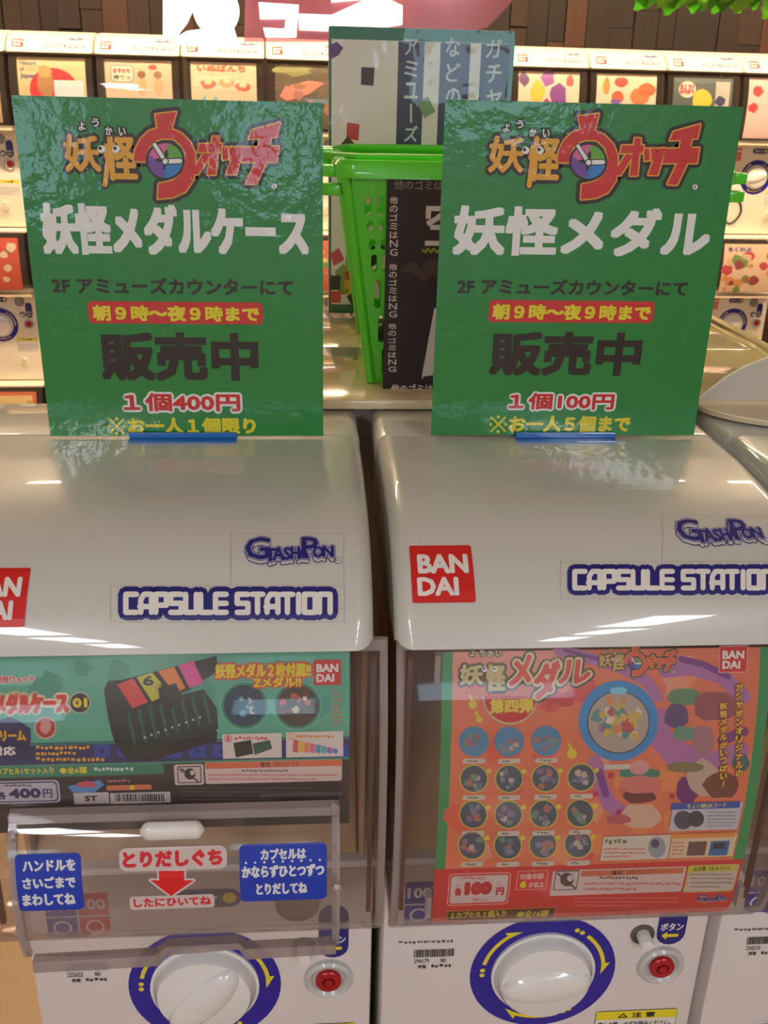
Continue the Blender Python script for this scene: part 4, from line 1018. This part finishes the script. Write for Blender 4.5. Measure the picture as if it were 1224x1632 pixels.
# blackboard on the front of the basket ------------------------------------------
BY = .9030
s = Surf([(0, .3), (0, 0)], (0, BY, 1.237)); a = s.uv(615, 283); c = s.uv(612, 628)
bx0, bx1 = (a[0] + c[0]) / 2, (a[0] + c[0]) / 2 + .262
bz0, bz1 = .3 - c[1], .3 - a[1]
t = thing('chalkboard', ((bx0 + bx1) / 2, BY, 1.2475), 'black board with white chalk writing on the green basket front', 'board')
hz = 1.2475 - 1.237; w2 = (bx1 - bx0) / 2
# the board leans with nothing: it hangs on the rim, hook behind
brd = obj('board', box(-w2, w2, 0, .003, bz0 - hz, bz1 - hz), M('board black', (40, 28, 26), .55, bscale=30, var=.15), t, bevel=.0006)
bmh = bmesh.new(); add_box(bmh, -.05, -.03, .003, .006, .14, bz1 - hz + .0); add_box(bmh, .03, .05, .003, .006, .14, bz1 - hz)
obj('hook', bmh, M('hook grey', (120, 120, 120), .4, metal=.8), t)
p = Print(Surf([(0, bz1 - hz), (0, bz0 - hz)], t.location), .0003)
CH = M('chalk white', (206, 200, 190), .8); CY = M('chalk olive', (150, 150, 40), .8); CB = M('chalk brown smear', (74, 60, 54), .8)
p.text('他のゴミは ＮＧ', 628, 287, 740, 303, C((130, 124, 118)), 1, .015, n=4)
for y0, y1 in ((312, 409), (419, 507), (514, 594)):
    n = 7; h = (y1 - y0) / n; x = 628 - (y0 - 312) * .012
    for i, ch in enumerate('他のゴミはＮＧ'): p.text(ch, x - 7, y0 + i * h + 1.2, x + 6, y0 + (i + 1) * h - 1.2, CH, 1, .03, n=4)
p.text('他のゴミはＮＧ', 623, 612, 714, 627, CH, 1, .03, n=4)
p.text('空', 678, 318, 742, 392, CH, 1, .02)
p.line([(673, 398), (678, 402), (682, 396), (687, 402), (691, 396), (696, 402), (702, 396), (708, 402)], 1.6, CY, 1)
p.line([(644, 430), (660, 424), (672, 440), (684, 420), (700, 436)], 6, CB, 1); p.line([(652, 424), (676, 444), (696, 418)], 5, CB, 1)
p.poly([(692, 491), (702, 491), (690, 598), (672, 600)], CH, 1); p.line([(674, 598), (673, 603)], 1, CH, 1)
p.done(brd, 'chalk_writing')

# =================================================================== POSTER BOARD
PYY = 1.262
s = Surf([(0, .4), (0, 0)], (0, PYY, 1.2465)); a = s.uv(524, 497); b_ = s.uv(822, 45); c = s.uv(523, 45)
px0, px1, pzt = (a[0] + c[0]) / 2, b_[0] - .001, .4 - (b_[1] + c[1]) / 2
t = thing('poster_board', ((px0 + px1) / 2, PYY, 1.2465), 'upright white poster board with green border and dark text columns behind the basket', 'poster board')
PG = M('poster green', (28, 112, 84), .35, coat=1, bump=.10, bscale=16)
w2 = (px1 - px0) / 2
obj('backing', box(-w2, w2, .0012, .016, .0005, pzt), M('poster cream edge', (206, 180, 150), .6), t, bevel=.003, smooth=True)
bb = bmesh.new(); add_box(bb, -w2 + .0004, w2 + .0002, 0, .0011, .0006, pzt - .0004); add_box(bb, w2 + .0002, w2 + .0012, .0, .013, .0006, pzt - .008)
sh = obj('sheet', bb, PG, t)
p = Print(Surf([(0, pzt), (0, 0)], t.location), .0003)
PWt = M('poster white', (230, 222, 214), .4, coat=1, bump=.2, bscale=14); PN = M('poster navy', (50, 56, 88), .4, coat=1, bump=.2, bscale=14); PT = M('poster text', (200, 204, 206), .4, coat=1, bump=.2, bscale=14)
p.rect(-w2 + .0035, .014, w2 - .006, pzt - .012, PWt, 1, uv=True)
um = lambda x: p.map(x, 150)[0]
for a, b_ in ((633, 674), (699, 746), (763, 808)): p.rect(um(a), .0145, um(b_), pzt - .030, PN, 2, uv=True)
def vt(t_, x, y0, h, w_, mat=PT):
    for i, ch in enumerate(t_):
        if ch == 'ー': p.line([(x, y0 + i * h + 3), (x, y0 + (i + 1) * h - 4)], 1.6, mat, 3)
        else: p.text(ch, x - w_ / 2, y0 + i * h + 2, x + w_ / 2, y0 + (i + 1) * h - h * .18, mat, 3, .02)
vt('アミューズカウンター', 655, 60, 34.5, 22); vt('などの', 722, 58, 40, 23); vt('ガチャガチャ', 787, 60, 40, 25)
def sq(x, y, r_, a, rgb):
    p.poly([(x + r_ * cos(radians(a + 90 * k)) * (1 if k % 2 else 1), y + r_ * sin(radians(a + 90 * k))) for k in range(4)], M('sq%s' % (rgb,), rgb, .4, coat=1), 4)
p.poly([(524, 72), (537, 67), (547, 76), (540, 88), (528, 94), (524, 92)], C((92, 50, 120), 1), 4)
p.poly([(576, 107), (597, 108), (595, 137), (575, 135)], C((48, 26, 34), 1), 4)
p.poly([(553, 195), (573, 198), (571, 224), (552, 221)], C((196, 40, 50), 1), 4); p.poly([(554, 217), (569, 233), (554, 250), (539, 235)], C((60, 30, 28), 1), 5)
p.poly([(665, 163), (682, 154), (694, 178), (676, 189)], C((120, 160, 110), 1), 5)
p.poly([(527, 404), (540, 395), (549, 414), (532, 424)], C((200, 46, 50), 1), 5); p.poly([(534, 432), (548, 420), (562, 440), (556, 468), (540, 470)], C((130, 150, 60), 1), 4)
p.poly([(527, 439), (543, 439), (542, 462), (527, 462)], C((40, 26, 26), 1), 6); p.poly([(527, 464), (543, 464), (543, 482), (527, 482)], C((206, 46, 46), 1), 6); p.poly([(549, 446), (562, 446), (562, 460), (549, 460)], C((220, 170, 40), 1), 6)
for i in range(12): sq(random.uniform(560, 640), random.uniform(380, 480), random.uniform(10, 16), random.uniform(0, 90), random.choice(((206, 46, 46), (130, 150, 60), (220, 170, 40), (92, 50, 120), (40, 26, 26))))
p.done(sh, 'printed_lettering')

# =================================================================== BACK ROW OF MACHINES
PH = radians(2.5); BX, BYY = -1.025 - .045 * cos(PH), 3.88 - .045 * sin(PH) - .012
def back_proto(top):
    t = thing('capsule_machine', (0, 0, 0), 'x', 'vending machine')
    if top:
        h = obj('hood', hood_mesh(.001, .299, .010, .010), BGW, t, smooth=True)
        p = Print(Surf(HP), .0004); L = Surf(HP).L
        vb = L - .016
        bandai(p, .024, vb - .036, .062, vb, uv=True, fine=False)
        capsule_station(p, .130, vb - .019, .277, vb, uv=True)
        gashapon(p, .215, vb - .052, .272, vb - .036, uv=True, fine=False)
        p.done(h, 'printed_lettering')
        ztop = .606
    else:
        obj('top_cap', box(.001, .299, .010, .334, .583, .593), BGW, t, bevel=.003); ztop = .583
    pb, dial, grip = panel_parts(t, BGW)
    grip.rotation_euler = (0, radians(-18), 0)
    panel_print(t, pb, fine=False)
    b = bmesh.new(); add_box(b, .006, .294, .20, .206, .346, ztop)
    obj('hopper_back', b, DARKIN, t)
    b = bmesh.new(); add_box(b, .006, .294, .02, .2, .346, .350); obj('hopper_floor', b, BGW, t)
    c = bmesh.new(); k = ztop / .612
    cp = [(y, min(z, ztop)) for y, z in CP]
    extrude_prof(c, cp, .006, .294)
    for x in (.005, .295): c.faces.new([c.verts.new((x, y, z)) for y, z in cp[1:]] + [c.verts.new((x, .2, .352)), c.verts.new((x, .2, ztop - .001))])
    cv = obj('clear_cover', c, CLEAR, t, smooth=True)
    r_ = bmesh.new(); add_box(r_, .004, .296, .004, .075, .346, .354); obj('cover_lip', r_, M('cover lip cream', (226, 206, 176), .3, coat=.5), cv)
    return t
protoT = back_proto(True); protoL = back_proto(False)
def copy_tree(o, parent=None):
    c = o.copy(); COL.objects.link(c)
    if parent: c.parent = parent
    for ch in o.children: copy_tree(ch, c)
    return c
BCP = [(.020, .590), (.012, .565), (.005, .530), (.001, .495), (.000, .45), (.001, .41), (.004, .372)]
def gen_shapes(p, pal, seed, n=16):
    r_ = random.Random(seed)
    for i in range(n): blob(p, r_.uniform(.055, .235), r_.uniform(.03, .19), r_.uniform(.008, .022), C(r_.choice(pal)), 2 + (i % 3), i, .2, uv=True)
def back_card(t, top, seed, art=None, base=(226, 206, 170), edge=None, w=(.033, .268)):
    bc = BCP if top else [(y, min(z, .578)) for y, z in BCP[1:]]
    b = bmesh.new(); extrude_prof(b, bc, w[0], w[1], .001); s = Surf(bc)
    cd_ = obj('display_card', b, C(edge or base), t, smooth=True)
    p = Print(s, .0003); p.rect(w[0] + .004, .002, w[1] - .004, s.L - .004, C(base), 1, uv=True)
    if art: p.map = None; _r = p.raw; p.raw = lambda uvs, f, m_, l: _r([(.033 + (u - .042) * 1.14, v) for u, v in uvs], f, m_, l); art(p)
    p.done(cd_, 'printed_lettering')
T = lambda p, t, a, b, c, d, m_, **k: p.text(t, a, b, c, d, m_, 5, k.get('bold', .03), n=4, uv=True)
def art0(p):
    g = C((70, 70, 120)); T(p, 'Nature', .050, .012, .100, .028, g); T(p, 'of', .050, .034, .063, .048, g); T(p, 'Japan', .050, .055, .096, .075, g)
    p.disc(.15, .11, .075, C((226, 40, 50)), 2, n=26, uv=True); blob(p, .125, .085, .024, C((176, 130, 80)), 3, 1, .12, uv=True, ry=.050); blob(p, .125, .048, .020, C((206, 160, 100)), 4, 2, .1, uv=True, ry=.022)
    dashes(p, .071, .032, .097, .048, C((170, 130, 80)), 5, 2, .5, 1, uv=True); p.rect(.15, .075, .24, .2, C((220, 226, 230)), 3, uv=True)
def art1(p):
    p.rect(.060, .020, .130, .076, C((90, 70, 60)), 2, r=.012, uv=True); p.rect(.062, .022, .128, .074, C((240, 222, 200)), 3, r=.011, uv=True)
    T(p, 'おすわり', .067, .030, .120, .047, C((220, 50, 60)), bold=.06); T(p, '待てっ', .067, .052, .120, .068, C((60, 50, 50)), bold=.04)
    for x, c in ((.155, (140, 90, 60)), (.205, (150, 110, 80))): blob(p, x, .050, .013, C(c), 3, 3, .1, uv=True); blob(p, x, .090, .015, C((206, 170, 130)), 2, 4, .1, uv=True, ry=.03)
    p.disc(.190, .024, .014, C((230, 70, 80)), 2, uv=True, ry=.009)
def art2(p):
    T(p, 'いぬぱんち', .062, .008, .215, .034, C((190, 90, 60)), bold=.07)
    for x, y, c in ((.095, .075, (196, 84, 50)), (.155, .070, (214, 150, 90)), (.205, .082, (222, 90, 70)), (.10, .13, (120, 180, 200)), (.18, .14, (214, 160, 120))): blob(p, x, y, .025, C(c), 3, int(x * 999), .15, uv=True, ry=.017); blob(p, x, y - .01, .012, C((236, 200, 150)), 4, 5, .2, uv=True)
def art3(p):
    blob(p, .10, .02, .06, C((140, 140, 80)), 2, 1, .3, uv=True, ry=.02); p.poly([(.055, .11), (.075, .075), (.15, .055), (.20, .062), (.15, .10), (.08, .125)], C((226, 130, 110)), 3, uv=True); blob(p, .12, .075, .02, C((150, 110, 80)), 4, 2, .3, uv=True, ry=.012); gen_shapes(p, ((100, 90, 60), (170, 110, 100)), 9, 8)
def art6(p):
    for x, y, c, r_ in ((.105, .075, (222, 190, 70), .026), (.18, .080, (130, 60, 150), .028), (.14, .022, (160, 90, 170), .022), (.215, .03, (222, 90, 90), .014), (.06, .03, (110, 70, 120), .016), (.14, .12, (150, 60, 130), .016)): blob(p, x, y, r_, C(c), 3, int(x * 777), .2, uv=True, ry=r_ * 1.5)
def art7(p):
    for x, y, c, r_, q in ((.075, .045, (206, 140, 60), .012, .032), (.125, .030, (206, 70, 50), .024, .018), (.115, .085, (206, 90, 60), .022, .022), (.19, .08, (222, 120, 70), .034, .030), (.215, .055, (206, 100, 50), .030, .024), (.11, .10, (120, 90, 170), .018, .010)): blob(p, x, y, r_, C(c), 3, int(x * 555), .1, uv=True, ry=q)
def art8(p):
    p.rect(.042, 0, .25, .25, C((80, 96, 92)), 1.5, uv=True); p.disc(.09, .05, .030, C((230, 210, 190)), 3, uv=True); T(p, 'まんぷく', .064, .030, .115, .068, C((170, 50, 60)), bold=.05)
    blob(p, .145, .09, .034, C((226, 196, 60)), 3, 2, .08, uv=True, ry=.045); p.rect(.19, .02, .24, .12, C((196, 186, 176)), 3, uv=True); blob(p, .21, .09, .018, C((50, 60, 100)), 4, 3, .2, uv=True)
def art9(p):
    for x, y in ((.075, .05), (.06, .11), (.13, .07), (.18, .12)): blob(p, x, y, .018, C((214, 60, 70)), 3, int(x * 333), .3, uv=True)
def artpal(pal, seed, n=18): return lambda p: gen_shapes(p, pal, seed, n)
def art_fruit(p):
    T(p, 'ちくわぶ', .055, .012, .145, .032, C((90, 60, 150)), bold=.08); gen_shapes(p, ((206, 60, 70), (120, 150, 60), (222, 150, 90), (226, 190, 160), (150, 60, 60)), 5, 26)
def art_seal(p):
    p.rect(.055, .015, .235, .18, C((236, 206, 140)), 2, uv=True); gen_shapes(p, ((226, 110, 60), (222, 170, 60), (110, 140, 150), (226, 210, 190), (206, 80, 70)), 12, 14)
arts = {(-1, 0): (artpal(((150, 120, 90), (120, 90, 70)), 2), (200, 170, 130)), (0, 0): (art0, (214, 196, 150)), (1, 0): (art1, (212, 190, 160)), (2, 0): (art2, (214, 198, 164)), (3, 0): (art3, (84, 76, 52)),
        (6, 0): (art6, (220, 204, 180)), (7, 0): (art7, (222, 206, 180)), (8, 0): (art8, (110, 110, 100)), (9, 0): (art9, (238, 206, 196)),
        (-1, 1): (artpal(((206, 60, 40), (60, 130, 70), (230, 210, 180), (80, 40, 40)), 4), (214, 80, 50)), (-1, 2): (art_seal, (222, 110, 60)), (0, 2): (art_seal, (222, 110, 60)),
        (8, 1): (art_fruit, (236, 206, 170)), (9, 1): (art_fruit, (236, 206, 170))}
look = {0: 'card reading Nature of Japan', 1: 'card with sitting dog picture', 2: 'cream card of bread pieces', 3: 'dark card with a pink hand shape', 6: 'card of yellow and purple figures', 7: 'card of breads and tomato', 8: 'dark card with yellow figure', 9: 'card of red flowers', -1: 'plain brownish card'}
p = Print(Surf(HP), .0005); L_ = Surf(HP).L
bandai(p, .049, L_ - .066, .092, L_ - .024, uv=True); capsule_station(p, .152, L_ - .052, .292, L_ - .028, uv=True); gashapon(p, .232, L_ - .086, .290, L_ - .066, uv=True); p.done(hood3)
back_card(m3, True, 77, artpal(((80, 130, 170), (226, 190, 90), (200, 90, 90)), 21), (214, 206, 190), w=(.05, .25))
word = ['first', 'second', 'third', 'fourth', 'fifth', 'sixth', 'seventh', 'eighth', 'ninth', 'tenth', 'eleventh']
for row in range(3):
    for k in range(-1, 10):
        src = protoT if row == 0 else protoL
        c = copy_tree(src)
        c.location = (BX + k * .303 * cos(PH), BYY + k * .303 * sin(PH), 1.028 - .5975 * row); c.rotation_euler = (0, 0, PH)
        art, base = arts.get((k, row), (None, None))
        if art is None:
            rr = random.Random(k * 7 + row); base = rr.choice(((230, 206, 170), (206, 90, 70), (120, 170, 190), (226, 200, 90), (190, 150, 190)))
            art = artpal(((206, 70, 60), (80, 130, 170), (230, 200, 90), (90, 150, 90), (240, 230, 210)), k * 11 + row)
        back_card(c, row == 0, k, art, base)
        nm = ('topmost', 'middle', 'lowest')[row]
        lb = 'white capsule machine in the back wall rack, %s tier, %s column from the left' % (nm, word[k + 1])
        if row == 0 and k in look: lb = 'back rack capsule machine in the topmost tier, %s' % look[k]
        tag(c, lb, 'vending machine', 'capsule machines of the back rack')
# the machines under the three front ones (a stack of two), and the plinths
for i, (mx, lb) in enumerate(((-.2475, 'medal case'), (.0545, 'orange card'), (.358, 'unsigned'))):
    c = copy_tree(protoL); c.location = (mx, .565, .555 - .5975); back_card(c, False, i, artpal(((206, 70, 60), (80, 130, 170)), i), (230, 206, 170))
    tag(c, 'white capsule machine standing underneath the %s machine' % lb, 'vending machine', 'lower front machines')
def rm(o):
    for ch in list(o.children): rm(ch)
    bpy.data.objects.remove(o)
rm(protoT); rm(protoL)
o = obj('plinth', box(-.245, .655, .66, .89, FLOOR, .555 - .5975), M('plinth grey', (120, 112, 104), .6)); tag(o, 'grey plinth carrying the front machines', 'plinth')
L11 = .303 * 11
b = box(.0, L11, .09, .34, FLOOR, 1.028 - .5975 * 2)
o = obj('plinth', b, M('plinth grey', (120, 112, 104), .6)); o.location = (BX - .303 * cos(PH), BYY - .303 * sin(PH), 0); o.rotation_euler = (0, 0, PH); tag(o, 'grey plinth under the back rack of machines', 'plinth')

# =================================================================== HANGING SIGN LETTERS
GY = 3.30
s = Surf([(0, 1.2), (0, 0)], (0, GY, 1.2))
LW = M('lit sign white', (255, 250, 244), .5, emit=1.4)
def letter(polys, lab, name='sign_letter', dy=.03, parent=None):
    bm = bmesh.new()
    for q in polys:
        pt = [s.uv(*c) for c in q]; P = [(u, 1.2 - v) for u, v in pt]; n = len(P)
        a = [bm.verts.new((x, -dy, z)) for x, z in P]; b = [bm.verts.new((x, 0, z)) for x, z in P]
        bm.faces.new(a); bm.faces.new(b[::-1])
        for i in range(n): bm.faces.new((a[i], b[i], b[(i + 1) % n], a[(i + 1) % n]))
    return obj(name, bm, LW, parent)
sg = thing('hanging_sign', (0, GY, 1.2), 'lit white letters on a pink translucent panel hanging over the back machines', 'sign')
sgl = []
letter([[(413, 5), (476, 9), (472, 60), (452, 60), (456, 30), (415, 31)], [(420, 45), (456, 47), (455, 60), (424, 60)]], '', parent=sg)
letter([[(476, 23), (528, 25), (600, -8), (640, 10), (640, 40), (560, 52), (477, 48)]], '', parent=sg)
letter([[(262, -60), (350, -60), (312, 8), (298, 38), (282, 58), (262, 58)]], '', parent=sg)
letter([[(283, 60), (300, 50), (372, 42), (378, 62), (378, 72), (283, 72)]], '', parent=sg)
letter([[(528, -30), (800, -30), (700, -8), (600, -2), (528, 4)]], '', parent=sg)
bm = bmesh.new(); bmesh.ops.create_uvsphere(bm, u_segments=24, v_segments=16, radius=1)
u, v = s.uv(346, 18)
for q in bm.verts: q.co = Vector((u + q.co.x * .068, -.03 + q.co.y * .03, 1.2 - v + q.co.z * .068))
obj('sign_ball', bm, LW, sg, smooth=True, label='plain white rounded ornament')
bm = bmesh.new(); pt = [(392, -80), (860, -80), (826, -6), (780, 42), (700, 66), (388, 66)]
P = [(s.uv(*c)[0], 1.2 - s.uv(*c)[1]) for c in pt]
a = [bm.verts.new((x, .03, z)) for x, z in P]; b = [bm.verts.new((x, .036, z)) for x, z in P]; bm.faces.new(a); bm.faces.new(b[::-1])
for i in range(6): bm.faces.new((a[i], b[i], b[(i + 1) % 6], a[(i + 1) % 6]))
obj('acrylic_panel', bm, clear('pink acrylic', (.95, .62, .72), .22, (222, 140, 160), .1, 1), sg, label='pink translucent acrylic sheet')
bm = bmesh.new()
for x in (-.45, .1): tube(bm, [(x, .033, .92), (x, .033, ZC - 1.2)], .003, 6)
tube(bm, [(-.62, .0, .85), (-.62, 0, ZC - 1.2)], .003, 6)
obj('hanging_rod', bm, M('rod steel', (150, 150, 150), .3, metal=1), sg)

# =================================================================== LEAF GARLAND
GYL = 3.0
s = Surf([(0, 1.4), (0, 0)], (0, GYL, 1.0))
gl = thing('leaf_garland', (0, GYL, 1.0), 'bright green artificial leaf garland hanging above the back rack', 'garland')
lm = [M('leaf green %d' % i, c, .4, coat=.3, bscale=30, var=.2) for i, c in enumerate(((120, 200, 60), (90, 176, 50), (160, 220, 90)))]
rr = random.Random(5)
tips = [(x_, y_ + 8, a_) for x_, y_, a_ in [(1012, 9, 40), (1028, 4, -30), (1046, 6, 20), (1062, 17, 10), (1072, 6, -30), (1082, 2, 30), (1104, 14, -10), (1112, 10, 40), (1120, 6, -20), (1136, 14, 25), (1150, 12, -15), (1165, 15, 20), (1180, 13, -35), (1194, 4, 10), (1212, 24, 15), (1204, 8, -30), (1096, 4, 0), (1140, 0, 40), (1058, -4, 0), (1170, -2, 0), (1020, -8, 10), (1200, -8, 0)]]
for i, (x, y, ang) in enumerate(tips):
    u, v = s.uv(x, y); L_ = rr.uniform(.075, .105); W_ = L_ * .42; bm = bmesh.new(); a = radians(ang); n = 8
    Lf, Rf, Md = [], [], []
    for k in range(n + 1):
        f = k / n; wv = W_ * (sin(pi * min(1, f * .92 + .04)) ** .8) * (1 - .35 * f) * (1 + .12 * (-1) ** k)
        bend = .02 * sin(pi * f)
        for lst, sg_ in ((Lf, -1), (Md, 0), (Rf, 1)):
            X_, Z_ = sg_ * wv, L_ * (1 - f); Y_ = -bend - (.008 if sg_ == 0 else 0) + .004
            lst.append(bm.verts.new((u + X_ * cos(a) + Z_ * sin(a), Y_ - .012 * (i % 3), 1.4 - v + Z_ * cos(a) - X_ * sin(a) * 0.6)))
    for A_1, B_1 in ((Lf, Md), (Md, Rf)):
        for k in range(n): bm.faces.new((A_1[k], A_1[k + 1], B_1[k + 1], B_1[k]))
    bmesh.ops.solidify(bm, geom=bm.faces[:], thickness=.0008)
    obj('leaf', bm, lm[i % 3], gl, smooth=True)
bm = bmesh.new(); u0 = s.uv(1000, 0)[0]; u1 = s.uv(1260, 0)[0]; v0 = 1.4 - s.uv(1100, 0)[1]
tube(bm, [(u0 + (u1 - u0) * k / 12, 0, v0 + .085 + .008 * sin(k)) for k in range(13)], .004, 6)
for k in (.1, .5, .9): tube(bm, [(u0 + (u1 - u0) * k, 0, v0 + .085), (u0 + (u1 - u0) * k, 0, ZC - 1.0)], .0015, 5)
obj('vine', bm, lm[1], gl, smooth=True)
